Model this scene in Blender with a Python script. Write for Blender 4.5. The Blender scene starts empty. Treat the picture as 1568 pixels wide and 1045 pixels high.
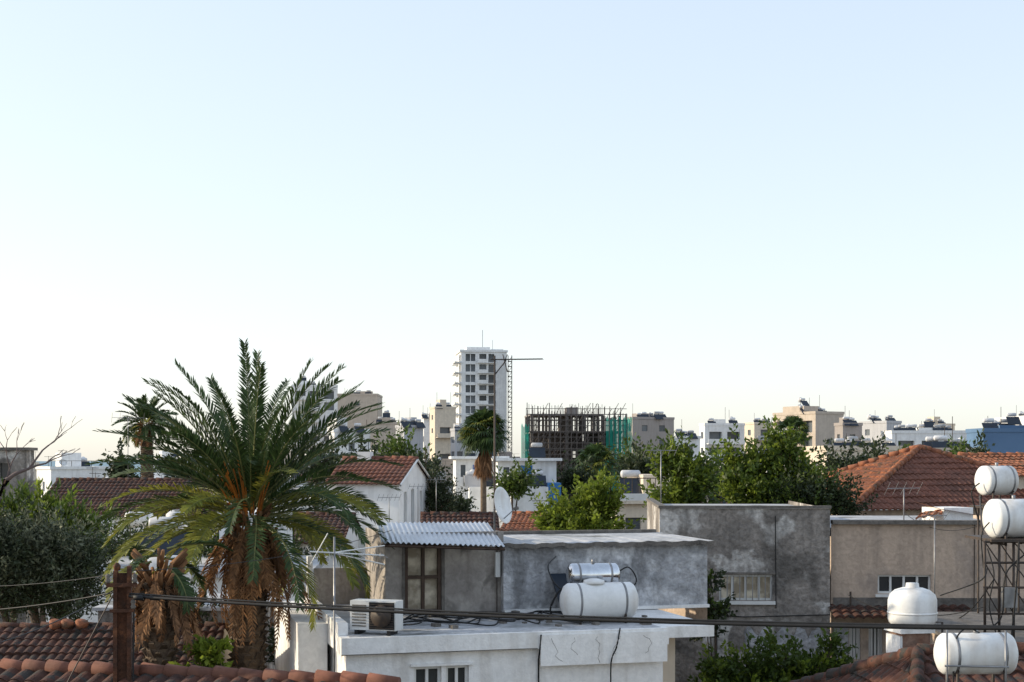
import bpy, math, random
import numpy as np
from mathutils import Vector, Matrix
R = random.Random(7)
NR = np.random.default_rng(11)
CAMH = 11.0; F = 2178.0; CX = 784.0; HY = 705.0
# surveyed bearings / elevations -> metres, seen from the balcony where the photo was taken
def X(px, d): return (px-CX)/F*d
def Z(py, d): return CAMH-(py-HY)/F*d
def P(px, py, d): return Vector((X(px, d), d, Z(py, d)))

# ------------------------------------------------------------------ materials
def mat(name, c1, c2=None, scale=2.0, rough=.85, bump=0, bscale=25, streak=0, scol=None, metal=0,
        island=0, transl=0, c3=None, c3t=.6, c3scale=None, spec=.3, alpha=1, detail=8, contrast=.2, grit=0, gscale=9, bdist=.03, c4=None, c4t=.58, c4scale=2):
    m = bpy.data.materials.new(name); m.use_nodes = True
    nt = m.node_tree; N = nt.nodes; L = nt.links; N.clear()
    out = N.new('ShaderNodeOutputMaterial'); bs = N.new('ShaderNodeBsdfPrincipled')
    tc = N.new('ShaderNodeTexCoord')
    bs.inputs['Roughness'].default_value = rough; bs.inputs['Metallic'].default_value = metal
    bs.inputs['Specular IOR Level'].default_value = spec
    col = None
    def mix(fac, a, b, blend='MIX'):
        n = N.new('ShaderNodeMix'); n.data_type = 'RGBA'; n.blend_type = blend
        for s, v in ((0, fac), (6, a), (7, b)):
            if isinstance(v, (int, float)): n.inputs[s].default_value = v
            elif isinstance(v, tuple): n.inputs[s].default_value = (*v, 1)
            else: L.new(v, n.inputs[s])
        return n.outputs[2]
    def noise(sc, mp=None, det=detail, dist=0):
        n = N.new('ShaderNodeTexNoise'); n.inputs['Scale'].default_value = sc
        n.inputs['Detail'].default_value = det; n.inputs['Distortion'].default_value = dist
        if mp:
            q = N.new('ShaderNodeMapping'); q.inputs['Scale'].default_value = mp; q.inputs['Location'].default_value = (sc*3.7, 1.3, sc)
            L.new(tc.outputs['Object'], q.inputs[0]); L.new(q.outputs[0], n.inputs['Vector'])
        else: L.new(tc.outputs['Object'], n.inputs['Vector'])
        return n.outputs['Fac']
    def ramp(f, a, b, lo=0, hi=1):
        n = N.new('ShaderNodeMapRange'); n.inputs[1].default_value = a; n.inputs[2].default_value = b
        n.inputs[3].default_value = lo; n.inputs[4].default_value = hi
        n.clamp = True; L.new(f, n.inputs[0]); return n.outputs[0]
    if c2 is None: c2 = tuple(x*.8 for x in c1)
    col = mix(ramp(noise(scale), .5-contrast, .5+contrast), c1, c2)
    if c3: col = mix(ramp(noise(c3scale or scale*.6, dist=.4), c3t-.03, c3t+.05), col, c3)
    if c4: col = mix(ramp(noise(c4scale, (1, 1, .6), dist=.6), c4t-.04, c4t+.06), col, c4)
    if streak:
        s = noise(1.0, (3.5, 3.5, .25)); f = ramp(s, .5, .72)
        mm = N.new('ShaderNodeMath'); mm.operation = 'MULTIPLY'; mm.inputs[1].default_value = streak
        L.new(f, mm.inputs[0]); col = mix(mm.outputs[0], col, scol or tuple(x*.4 for x in c1))
    if grit:
        hg = N.new('ShaderNodeHueSaturation'); L.new(ramp(noise(gscale, dist=.8), .3, .7, 1-grit, 1+grit*.6), hg.inputs['Value'])
        L.new(col, hg.inputs['Color']); col = hg.outputs[0]
    if island:
        g = N.new('ShaderNodeNewGeometry'); hs = N.new('ShaderNodeHueSaturation')
        mr = N.new('ShaderNodeMapRange'); mr.inputs[3].default_value = 1-island; mr.inputs[4].default_value = 1+island
        L.new(g.outputs['Random Per Island'], mr.inputs[0]); L.new(mr.outputs[0], hs.inputs['Value'])
        L.new(col, hs.inputs['Color']); col = hs.outputs[0]
    L.new(col, bs.inputs['Base Color'])
    if bump:
        b = N.new('ShaderNodeBump'); b.inputs['Strength'].default_value = bump; b.inputs['Distance'].default_value = bdist
        L.new(noise(bscale), b.inputs['Height']); L.new(b.outputs[0], bs.inputs['Normal'])
    sh = bs.outputs[0]
    if transl:
        t = N.new('ShaderNodeBsdfTranslucent'); L.new(col, t.inputs[0]); ms = N.new('ShaderNodeMixShader')
        ms.inputs[0].default_value = transl; L.new(sh, ms.inputs[1]); L.new(t.outputs[0], ms.inputs[2]); sh = ms.outputs[0]
    if alpha < 1:
        t = N.new('ShaderNodeBsdfTransparent'); ms = N.new('ShaderNodeMixShader')
        ms.inputs[0].default_value = alpha; L.new(t.outputs[0], ms.inputs[1]); L.new(sh, ms.inputs[2]); sh = ms.outputs[0]
    L.new(sh, out.inputs[0]); return m

M = {}
M['white'] = mat('white_plaster', (.86,.85,.83), (.78,.77,.75), 1.2, streak=.4, scol=(.42,.38,.33), bump=.3, grit=.1)
M['whitefar'] = mat('white_render', (.82,.82,.81), (.70,.70,.69), .15, streak=.35, scol=(.48,.46,.43), grit=.1, gscale=1.5)
M['cream'] = mat('cream_render', (.70,.61,.49), (.60,.52,.42), .15, streak=.3, scol=(.35,.3,.25), grit=.12, gscale=2)
M['beige'] = mat('beige_render', (.54,.46,.38), (.47,.40,.33), .15, streak=.3, scol=(.3,.25,.2), grit=.1, gscale=1)
M['taupe'] = mat('taupe_render', (.36,.32,.30), (.30,.27,.25), .2, streak=.3)
M['greyfar'] = mat('grey_render', (.50,.50,.51), (.42,.42,.44), .2, streak=.3)
M['bluefar'] = mat('blue_paint', (.11,.19,.31), (.09,.16,.27), .3)
M['bluepanel'] = mat('blue_panel', (.04,.17,.42), (.04,.14,.36), .5, rough=.5)
M['glass'] = mat('window_glass', (.06,.075,.09), (.13,.14,.15), .3, rough=.2, spec=.4, island=.7)
M['glassn'] = mat('near_window_glass', (.03,.035,.04), (.06,.06,.06), 1.5, rough=.12, spec=.4)
M['frame'] = mat('white_frame', (.72,.72,.70), (.62,.62,.6), 4, rough=.5)
M['heatertank'] = mat('weathered_tank', (.68,.68,.68), (.38,.38,.39), .5, rough=.5, island=.4)
M['brownframe'] = mat('brown_frame', (.05,.03,.02), (.08,.05,.035), 8, rough=.6)
M['curtain'] = mat('curtain', (.74,.66,.52), (.36,.30,.22), 4, rough=.9, contrast=.1)
M['concrete'] = mat('rough_concrete', (.44,.44,.455), (.34,.345,.355), 2.0, bump=1, bscale=7, c3=(.60,.60,.61), c3t=.545, c3scale=1.5, c4=(.24,.24,.245), c4t=.58, c4scale=1.1, streak=.5, scol=(.17,.165,.16), contrast=.1, grit=.3, bdist=.09)
M['roomwall'] = mat('room_plaster', (.42,.38,.34), (.30,.27,.245), 1.6, bump=.7, bscale=12, streak=.6, scol=(.15,.125,.11), grit=.2, contrast=.12, c4=(.2,.18,.16), c4t=.6)
M['greywall'] = mat('patchy_old_render', (.30,.268,.24), (.21,.19,.172), 1.3, bump=1, bscale=7, c3=(.54,.515,.485), c3t=.55, c3scale=1.35, c4=(.14,.127,.115), c4t=.55, c4scale=.9, streak=.65, scol=(.10,.09,.08), contrast=.1, grit=.35, bdist=.06)
M['tanwall'] = mat('tan_render', (.54,.42,.325), (.45,.35,.275), .9, bump=.5, bscale=14, streak=.55, scol=(.22,.18,.15), grit=.18, c4=(.36,.29,.24), c4t=.58, c4scale=.9)
M['coping'] = mat('dark_coping', (.11,.10,.09), (.20,.18,.16), 3, bump=.5, grit=.3)
M['membrane'] = mat('roof_screed', (.52,.52,.53), (.34,.35,.36), 1.3, bump=.7, bscale=6, c3=(.18,.18,.17), c3t=.6, grit=.25)
M['tile'] = mat('clay_tile', (.12,.05,.033), (.065,.034,.026), 3.0, bump=.4, bscale=30, c3=(.04,.035,.031), c3t=.55, c3scale=5, contrast=.12, grit=.45, gscale=5)
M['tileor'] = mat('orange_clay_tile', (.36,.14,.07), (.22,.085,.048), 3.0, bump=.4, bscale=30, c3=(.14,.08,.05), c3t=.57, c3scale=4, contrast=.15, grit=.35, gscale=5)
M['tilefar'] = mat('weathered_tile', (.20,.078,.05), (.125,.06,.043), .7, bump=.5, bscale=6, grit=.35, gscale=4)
M['steel'] = mat('galvanised_steel', (.33,.33,.34), (.2,.2,.2), 6, rough=.45, metal=.6)
M['darksteel'] = mat('dark_steel', (.05,.045,.042), (.09,.065,.05), 8, rough=.6, metal=.3)
M['chrome'] = mat('polished_steel', (.72,.74,.77), (.55,.57,.6), 6, rough=.16, metal=1)
M['zinc'] = mat('corrugated_zinc', (.55,.58,.62), (.42,.45,.49), 2, rough=.42, metal=.7, streak=.3, scol=(.3,.25,.2))
M['rust'] = mat('rusty_iron', (.11,.045,.024), (.05,.028,.02), 7, rough=.9, bump=.6, c3=(.18,.075,.036), c3t=.6, grit=.3, gscale=20)
M['tank'] = mat('white_enamel', (.8,.8,.79), (.70,.70,.68), 2.2, rough=.4, streak=.45, scol=(.42,.34,.26), spec=.4, grit=.08)
M['rubber'] = mat('black_rubber', (.012,.012,.013), (.02,.02,.02), 8, rough=.6)
M['panel'] = mat('solar_panel', (.015,.02,.03), (.02,.03,.045), 2, rough=.35, spec=.3)
M['brick'] = mat('old_brick', (.22,.11,.07), (.3,.2,.15), 6, bump=.8, bscale=12, grit=.3)
M['infill'] = mat('infill_blocks', (.17,.15,.14), (.12,.105,.10), 2, grit=.3, gscale=3)
M['bark'] = mat('bark', (.12,.085,.06), (.06,.045,.035), 8, bump=.9, bscale=20)
M['deadbark'] = mat('grey_bark', (.16,.12,.115), (.10,.08,.075), 8)
M['palmtrunk'] = mat('palm_trunk', (.17,.12,.075), (.08,.055,.038), 6, bump=.8, bscale=25, island=.45)
M['palmleaf'] = mat('palm_leaf', (.056,.09,.026), (.030,.056,.02), 1.2, rough=.5, island=.4, transl=.28, spec=.25)
M['palmyellowlit'] = mat('palm_leaf_yellow_sunlit', (.25,.235,.04), (.13,.16,.03), 1.4, rough=.5, island=.35, transl=.35, spec=.25)  # yellowing leaf colour that also stands in for sunlit fronds
M['palmdead'] = mat('dead_palm_leaf', (.30,.155,.07), (.15,.08,.042), 2, rough=.9, island=.45, transl=.2)
M['orange'] = mat('date_stalk', (.5,.16,.02), (.36,.13,.03), 3, rough=.6, island=.3)
M['rachis'] = mat('palm_rachis', (.17,.17,.06), (.11,.125,.04), 3, rough=.5)
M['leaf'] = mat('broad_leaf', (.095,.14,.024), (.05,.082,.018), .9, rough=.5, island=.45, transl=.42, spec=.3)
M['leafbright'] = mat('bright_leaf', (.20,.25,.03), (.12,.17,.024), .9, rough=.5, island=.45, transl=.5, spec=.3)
M['leafdark'] = mat('dark_leaf', (.048,.065,.026), (.026,.038,.017), .6, rough=.6, island=.45, transl=.2)
M['olive'] = mat('olive_leaf', (.17,.185,.12), (.09,.11,.065), .8, rough=.6, island=.4, transl=.3)
M['net'] = mat('green_netting', (.03,.46,.34), (.02,.34,.25), .6, rough=.8, alpha=.74, transl=.45)
M['rawconc'] = mat('raw_concrete', (.27,.25,.235), (.17,.155,.15), .6, bump=.3)
M['scaff'] = mat('scaffold_tubes', (.13,.11,.10), (.075,.065,.06), 2, rough=.8)
M['ground'] = mat('dry_ground', (.17,.15,.12), (.10,.10,.075), .05, bump=.4, bscale=2, c3=(.06,.07,.035), c3t=.55, c3scale=.03)
M['sea'] = mat('sea_water', (.06,.17,.22), (.05,.14,.19), .01, rough=.4, spec=.4)

# ------------------------------------------------------------------ mesh tools
class MB:
    def __init__(s, m): s.m = m; s.v = []; s.f = []; s.sm = []; s.n = 0
    def add(s, V, Fc, smooth=False):
        V = np.asarray(V, dtype=np.float64).reshape(-1, 3); o = s.n
        s.v.append(V); s.n += len(V)
        if isinstance(Fc, np.ndarray): Fc = Fc.tolist()
        s.f.extend([[i+o for i in f] for f in Fc]); s.sm.extend([smooth]*len(Fc))
    def quad(s, a, b, c, d): s.add([a, b, c, d], [[0, 1, 2, 3]])
    def poly(s, pts): s.add(pts, [list(range(len(pts)))])
    def box(s, fr, a0, a1, b0, b1, z0, z1):
        p = [fr(a, b, z) for z in (z0, z1) for a, b in ((a0, b0), (a1, b0), (a1, b1), (a0, b1))]
        s.add(p, [[3,2,1,0],[4,5,6,7],[0,1,5,4],[1,2,6,5],[2,3,7,6],[3,0,4,7]])
    def lathe(s, o, ax, prof, n=20, smooth=True):
        o = Vector(o); ax = Vector(ax).normalized()
        e1 = ax.cross(Vector((0, 0, 1)) if abs(ax.z) < .9 else Vector((1, 0, 0))).normalized(); e2 = ax.cross(e1)
        V = []; Fc = []
        for t, r in prof:
            for k in range(n):
                a = 2*math.pi*k/n
                V.append(o+ax*t+(e1*math.cos(a)+e2*math.sin(a))*r)
        for i in range(len(prof)-1):
            for k in range(n): Fc.append([i*n+k, i*n+(k+1) % n, (i+1)*n+(k+1) % n, (i+1)*n+k])
        Fc.append(list(range(n))[::-1]); Fc.append([(len(prof)-1)*n+k for k in range(n)])
        s.add(V, Fc, smooth)
    def cyl(s, a, b, r0, r1=None, n=8, smooth=True):
        a = Vector(a); b = Vector(b); s.lathe(a, b-a, [(0, r0), ((b-a).length, r0 if r1 is None else r1)], n, smooth)
    def tube(s, pts, r, n=6):
        pts = [Vector(p) for p in pts]; V = []; Fc = []
        for i, p in enumerate(pts):
            t = (pts[min(i+1, len(pts)-1)]-pts[max(i-1, 0)]).normalized()
            e1 = t.cross(Vector((0, 0, 1)) if abs(t.z) < .95 else Vector((1, 0, 0))).normalized(); e2 = t.cross(e1)
            rr = r[i] if isinstance(r, (list, tuple)) else r
            for k in range(n):
                a = 2*math.pi*k/n; V.append(p+(e1*math.cos(a)+e2*math.sin(a))*rr)
        for i in range(len(pts)-1):
            for k in range(n): Fc.append([i*n+k, i*n+(k+1) % n, (i+1)*n+(k+1) % n, (i+1)*n+k])
        s.add(V, Fc, True)

class Thing:
    def __init__(s, name): s.name = name; s.parts = {}
    def __call__(s, pname, m):
        if pname not in s.parts: s.parts[pname] = MB(M[m])
        return s.parts[pname]
    def done(s):
        ps = {k: v for k, v in s.parts.items() if v.n}
        allv = np.concatenate([np.concatenate(v.v) for v in ps.values()])
        lo, hi = allv.min(0), allv.max(0); org = np.array([(lo[0]+hi[0])/2, (lo[1]+hi[1])/2, lo[2]])
        par = None
        if len(ps) > 1:
            par = bpy.data.objects.new(s.name, None); par.location = org; par.empty_display_size = .5
            bpy.context.scene.collection.objects.link(par)
        for k, b in ps.items():
            me = bpy.data.meshes.new(k); V = np.concatenate(b.v)-org
            me.from_pydata(V.tolist(), [], b.f); me.materials.append(b.m)
            me.polygons.foreach_set('use_smooth', b.sm); me.update()
            ob = bpy.data.objects.new(k if par else s.name, me)
            bpy.context.scene.collection.objects.link(ob)
            if par: ob.parent = par
            else: ob.location = org

class Frame:
    def __init__(s, C, th=None, U=None, V=None):
        s.C = Vector((C[0], C[1], 0))
        if U is None:
            th = math.radians(th); U = Vector((math.cos(th), math.sin(th), 0)); V = Vector((-math.sin(th), math.cos(th), 0))
        s.U = U; s.V = V
    def __call__(s, a, b, z): return s.C+s.U*a+s.V*b+Vector((0, 0, z))
    def A(s, px, b=0):
        t = (px-CX)/F; q = s.C+s.V*b; return (t*q.y-q.x)/(s.U.x-t*s.U.y)
    def L(s, px, a=0):
        t = (px-CX)/F; q = s.C+s.U*a; return (t*q.y-q.x)/(s.V.x-t*s.V.y)
    def zz(s, a, b, py): return Z(py, s(a, b, 0).y)
    def left(s, Ln): return Frame(s(0, Ln, 0), U=-s.V, V=s.U)
    def right(s, w): return Frame(s(w, 0, 0), U=s.V, V=-s.U)

def facade(wall, glass, fr, W, z0, z1, wins, rec=.15, frame=None, bars=1):
    us = sorted(set([0, W]+[u for w in wins for u in w[:2]])); zs = sorted(set([z0, z1]+[z for w in wins for z in w[2:4]]))
    for i in range(len(us)-1):
        for j in range(len(zs)-1):
            u = (us[i]+us[i+1])/2; z = (zs[j]+zs[j+1])/2
            if any(w[0] < u < w[1] and w[2] < z < w[3] for w in wins): continue
            wall.quad(fr(us[i], 0, zs[j]), fr(us[i+1], 0, zs[j]), fr(us[i+1], 0, zs[j+1]), fr(us[i], 0, zs[j+1]))
    for w in wins:
        u0, u1, a, b = w[:4]
        wall.quad(fr(u0, 0, a), fr(u0, rec, a), fr(u0, rec, b), fr(u0, 0, b)); wall.quad(fr(u1, 0, a), fr(u1, rec, a), fr(u1, rec, b), fr(u1, 0, b))
        wall.quad(fr(u0, 0, a), fr(u1, 0, a), fr(u1, rec, a), fr(u0, rec, a)); wall.quad(fr(u0, 0, b), fr(u1, 0, b), fr(u1, rec, b), fr(u0, rec, b))
        glass.quad(fr(u0, rec, a), fr(u1, rec, a), fr(u1, rec, b), fr(u0, rec, b))
        if frame:
            t = .05
            frame.box(fr, u0, u0+t, rec-.06, rec-.01, a, b); frame.box(fr, u1-t, u1, rec-.06, rec-.01, a, b)
            frame.box(fr, u0+t, u1-t, rec-.06, rec-.01, a, a+t); frame.box(fr, u0+t, u1-t, rec-.06, rec-.01, b-t, b)
            for k in range(bars):
                c = u0+(u1-u0)*(k+1)/(bars+1); frame.box(fr, c-t/2, c+t/2, rec-.062, rec-.008, a+t, b-t)

def wingrid(W, z0, z1, fl=3.1, bay=3.2, ww=1.4, wh=1.3, sill=.95, mar=.8, zmin=0, drop=.12):
    n = max(1, int((W-2*mar)/bay)); bw = (W-2*mar)/n; out = []
    k = int((z1-z0-.4)/fl)
    for j in range(k):
        zb = z1-.5-(j+1)*fl+.1
        if zb < zmin: continue
        for i in range(n):
            if R.random() < drop: continue
            c = mar+bw*(i+.5); out.append((c-ww/2, c+ww/2, zb+sill, zb+sill+wh))
    return out

def heater(T, fr, a, b, z, s=1.0):
    s *= .9
    tk = T('roof_tanks', 'heatertank'); st = T('tank_stands', 'darksteel'); pn = T('solar_panels', 'panel')
    tk.lathe(fr(a-.6*s, b, z+1.5*s), fr.U, [(0, .15*s), (.08*s, .25*s), (1.15*s, .25*s), (1.25*s, .15*s)], 10)
    for q in (-.5, .5):
        st.box(fr, a+q*s-.03, a+q*s+.03, b-.03, b+.03, z, z+1.25*s)
    v = [fr(a-.9*s, b-1.3*s, z+.15*s), fr(a+.9*s, b-1.3*s, z+.15*s), fr(a+.9*s, b-.3*s, z+1.2*s), fr(a-.9*s, b-.3*s, z+1.2*s)]
    pn.add(v+[p-Vector((0, 0, .08)) for p in v], [[0,1,2,3],[7,6,5,4],[0,1,5,4],[1,2,6,5],[2,3,7,6],[3,0,4,7]])
    if R.random() < .3: tk.lathe(fr(a+.2, b+1.0*s, z+.9*s), (0, 0, 1), [(0, .4*s), (.9*s, .4*s), (1.05*s, .2*s)], 10)

def dish(T, fr, a, b, z, s=.5):
    c = fr(a, b, z+.8); n = (fr.U*R.uniform(-.6, .9)-fr.V*.7+Vector((0, 0, .5))).normalized()
    T('satellite_dishes', 'frame').lathe(c, n, [(0, .02), (.02, s*.5), (.1, s), (.09, s)], 12); T('aerial', 'darksteel').cyl(fr(a, b+.1, z), c, .03, n=5)

def bld(name, px0, px1, py, d, lf=0, eff=30, dep=11, wall='whitefar', front='win', left='win', tanks=2, boxes=(), balc_m='whitefar', fl=3.1, bay=3.2, yaw=0, ww=1.4):
    T = Thing(name)
    pc = px0+(px1-px0)*lf; phi = math.degrees(math.atan((pc-CX)/F))
    th = (eff-phi) if lf > 0 else yaw-phi*.9
    fr = Frame((X(pc, d), d), th); w = fr.A(px1)
    L = fr.L(px0) if lf > 0 else dep
    if L <= 0: L = dep
    L = min(L, 30); top = Z(py, d); wm = T('walls', wall); g = T('windows', 'glass')
    zmin = max(0, Z(HY+70, d))
    for side, F2, W in (('f', fr, w), ('l', fr.left(L), L), ('r', fr.right(w), L)):
        st = front if side == 'f' else left
        if st == 'balc':
            wins = wingrid(W, 0, top, fl, 3.6, 2.7, 2.2, .1, zmin=zmin, mar=.4, drop=.1)
            facade(wm, g, F2, W, 0, top, wins, .9)
            bl = T('balconies', balc_m)
            lv = sorted(set(round(q[2], 3) for q in wins))
            for z in lv:
                a = W*.04; e = W*.96
                if R.random() < .3: e = W*.6
                bl.box(F2, a, e, -1.2, -.004, z-.28, z-.1); bl.box(F2, a, e, -1.2, -1.1, z-.1, z+.75)
        elif st == 'win': facade(wm, g, F2, W, 0, top, wingrid(W, 0, top, fl, bay, ww, zmin=zmin), .2)
        else: facade(wm, g, F2, W, 0, top, wingrid(W, 0, top, fl, 7, 1., 1.1, zmin=zmin, drop=.35), .2)
    wm.quad(fr(0, L, 0), fr(w, L, 0), fr(w, L, top), fr(0, L, top))
    wm.quad(fr(0, 0, top-.3), fr(w, 0, top-.3), fr(w, L, top-.3), fr(0, L, top-.3))
    pr = T('parapet', wall)
    pr.box(fr, -.1, w+.1, -.1, .1, top+.003, top+.5); pr.box(fr, -.1, .1, .1, L+.1, top+.003, top+.5); pr.box(fr, w-.1, w+.1, .1, L+.1, top+.003, top+.5)
    for f0, f1, h in boxes:
        pr.box(fr, w*f0, w*f1, L*.3, L*.8, top-.3, top+h)
        heater(T, fr, w*(f0+f1)/2, L*.5, top+h)
    for i in range(tanks+1): heater(T, fr, w*(.08+.84*(i+R.random()*.8)/max(1, tanks+1)), L*R.uniform(.15, .7), top-.1, R.uniform(.85, 1.2))
    for i in range(R.choice((1, 2, 3))):
        a = w*R.random(); T('aerial', 'darksteel').cyl(fr(a, L*.5, top), fr(a, L*.5, top+R.uniform(1.5, 4)), .035, n=5)
    if R.random() < .5:
        a = w*R.uniform(.1, .6); pr.box(fr, a, a+min(3, w*.3), L*.4, L*.4+2.5, top-.2, top+R.uniform(1.2, 2.2))
    T.done()

def tile_slope(mb, A, B, C, D, tw=.22, rl=.36, h=.05, sub=6):
    A, B, C, D = [np.array(q, float) for q in (A, B, C, D)]
    e = (B-A)/np.linalg.norm(B-A); s = (D-A)-np.dot(D-A, e)*e; H = np.linalg.norm(s); sd = s/H
    n = np.cross(e, sd); n = n if n[2] > 0 else -n
    xB = np.dot(B-A, e); xD = np.dot(D-A, e); xC = np.dot(C-A, e)
    xs = np.arange(min(0, xD), max(xB, xC)+tw/sub, tw/sub); nr = max(2, int(H/rl)); m = len(xs)
    for i in range(nr):
        lines = []
        for v, lift in ((i*H/nr, 0.), (i*H/nr, .035), ((i+1)*H/nr, 0.)):
            t = v/H; xl = xD*t; xr = xB+(xC-xB)*t; xx = np.clip(xs, xl, xr)
            jit = .014*np.sin(np.floor(xs/tw)*12.9+i*7.7)
            hh = h*np.abs(np.sin(np.pi*xs/tw))+lift+jit
            if lift == 0. and v == i*H/nr: hh = hh-.02
            lines.append((xx, A+xx[:, None]*e+v*sd+hh[:, None]*n))
        V = np.concatenate([l[1] for l in lines]); Fc = []
        for k in range(2):
            x0 = lines[k][0]; x1 = lines[k+1][0]
            ok = (np.diff(x0) > 1e-5) | (np.diff(x1) > 1e-5)
            for j in np.nonzero(ok)[0]: Fc.append([k*m+j, k*m+j+1, (k+1)*m+j+1, (k+1)*m+j])
        mb.add(V, Fc, False)

def ridge(mb, a, b, r=.12, st=.38):
    a = Vector(a); b = Vector(b); L = (b-a).length; n = int(L/st)
    for i in range(n):
        p = a.lerp(b, i/n); q = a.lerp(b, (i+1.12)/n); j = Vector((0, R.uniform(-.01, .01), R.uniform(-.012, .012)))
        mb.cyl(p+j, q+j-Vector((0, 0, .02)), r, r*.8, 12)

# ------------------------------------------------------------------ foliage
def leaf_cloud(mb, blobs, n, size, clump=.35, per=28, up=.3, aspect=.5, shoots=.3):
    vol = np.array([b[3]*b[4]*b[5] for b in blobs])**.8; nc = max(1, n//per)
    idx = NR.choice(len(blobs), nc, p=vol/vol.sum()); B = np.array(blobs)[idx]
    d = NR.normal(size=(nc, 3)); d /= np.linalg.norm(d, axis=1)[:, None]
    r = NR.uniform(.35, 1.12, nc)**.6
    cc = B[:, :3]+d*B[:, 3:6]*r[:, None]
    off = NR.normal(size=(nc*per, 3))*clump*np.repeat(NR.uniform(.4, 1.2, nc), per)[:, None]
    # some clumps are stretched into sprays growing outwards and up
    isS = np.repeat(NR.random(nc) < shoots, per)[:, None]; sdv = d+np.array([0, 0, .9]); sdv /= np.linalg.norm(sdv, axis=1)[:, None]
    tt = np.tile(np.linspace(0, 1, per), nc)[:, None]
    off = np.where(isS, off*.35+np.repeat(sdv, per, 0)*tt*clump*4.2, off)
    c = np.repeat(cc, per, 0)+off
    k = len(c); dd = np.repeat(d, per, 0)
    ax = dd*.7+NR.normal(size=(k, 3))*.7+np.array([0, 0, up]); ax /= np.linalg.norm(ax, axis=1)[:, None]
    sd = np.cross(ax, NR.normal(size=(k, 3))); sd /= np.linalg.norm(sd, axis=1)[:, None]
    L = size*NR.uniform(.6, 1.3, k)[:, None]
    V = np.stack([c, c+ax*L*.5+sd*L*aspect*.5, c+ax*L, c+ax*L*.5-sd*L*aspect*.5], 1).reshape(-1, 3)
    mb.add(V, np.arange(k*4).reshape(-1, 4))
    return cc

def tree(name, base, blobs, n, size, leaf='leaf', r=.18, clump=.35, leaf2=None, per=28, aspect=.5, up=.3, f2=.45):
    T = Thing(name); bk = T('trunk', 'bark'); base = Vector(base)
    cc = leaf_cloud(T('foliage', leaf), blobs, n, size, clump, per, up, aspect)
    if leaf2: leaf_cloud(T('sunlit_tone_foliage', leaf2), [(b[0]-b[3]*.25, b[1]-b[4]*.1, b[2]+b[5]*.3, b[3]*.9, b[4]*.9, b[5]*.85) for b in blobs], int(n*f2), size, clump*.8, per, up, aspect)  # second leaf colour, shifted left and up, paints the sunlit side of the crown
    top = Vector(np.mean([b[:3] for b in blobs], 0)); fork = base.lerp(top, .5)
    bk.tube([base, base.lerp(fork, .5)+Vector((R.uniform(-.1, .1), 0, 0)), fork], [r*1.3, r, r*.85], 8)
    for b in blobs:
        c = Vector(b[:3]); m = fork.lerp(c, .5)+Vector((R.uniform(-.2, .2), R.uniform(-.2, .2), -.1))
        bk.tube([fork, m, c, c+Vector((R.uniform(-.5, .5)*b[3], 0, b[5]*.7))], [r*.7, r*.45, r*.25, r*.08], 6)
    for q in cc[::max(1, len(cc)//40)]:
        b = min(blobs, key=lambda b: (Vector(b[:3])-Vector(q)).length); bk.tube([b[:3], Vector(b[:3]).lerp(Vector(q), .6)+Vector((0, 0, .08)), q], [r*.22, r*.12, r*.04], 5)
    T.done()

def frond(rb, lb, base, az, el, L, droop, nl=42, ll=.42, rr=.022, w=.03, stub=.12, curl=1.7):
    n = 14; p = Vector(base); pts = [p.copy()]; tg = []
    side_b = R.uniform(-.25, .25)
    for i in range(n):
        t = (i+1)/n; e = el-droop*t**curl; a = az+side_b*t
        d = Vector((math.cos(a)*math.cos(e), math.sin(a)*math.cos(e), math.sin(e))); tg.append(d); p = p+d*(L/n); pts.append(p.copy())
    rb.tube(pts, [rr*(1-.85*i/n) for i in range(n+1)], 5)
    V = []; Fc = []; o = 0
    roll = R.uniform(-.6, .6)
    for k in range(nl):
        t = stub+(1-stub)*(k+.5)/nl; f = t*n; i = min(int(f), n-1); q = pts[i].lerp(pts[i+1], f-i); T_ = tg[i]
        S = T_.cross(Vector((0, 0, 1)));
        if S.length < .2: S = Vector((-math.sin(az), math.cos(az), 0))
        S.normalize(); Un = S.cross(T_)
        S, Un = S*math.cos(roll)+Un*math.sin(roll), Un*math.cos(roll)-S*math.sin(roll)
        prof = min(1, .5+1.8*(t-stub))*(1-.5*max(0, t-.65)/.35)
        fw = .75+.8*t
        for sg in (-1, 1):
            if R.random() < .04: continue
            l = ll*prof*R.uniform(.8, 1.12)
            D = (S*sg+T_*fw*R.uniform(.8, 1.2)+Un*R.uniform(.1, .65)).normalized()
            W = T_.cross(D).cross(D).normalized()*(w*.5) if T_.cross(D).length > 1e-3 else Un*(w*.5)
            m = q+D*l*.5; tip = q+D*l+Vector((0, 0, -l*R.uniform(.02, .15)))
            V += [q-W*.6, q+W*.6, m+W, m-W, tip]; Fc += [[o, o+1, o+2, o+3], [o+3, o+2, o+4]]; o += 5
    lb.add([tuple(v) for v in V], Fc)

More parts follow.
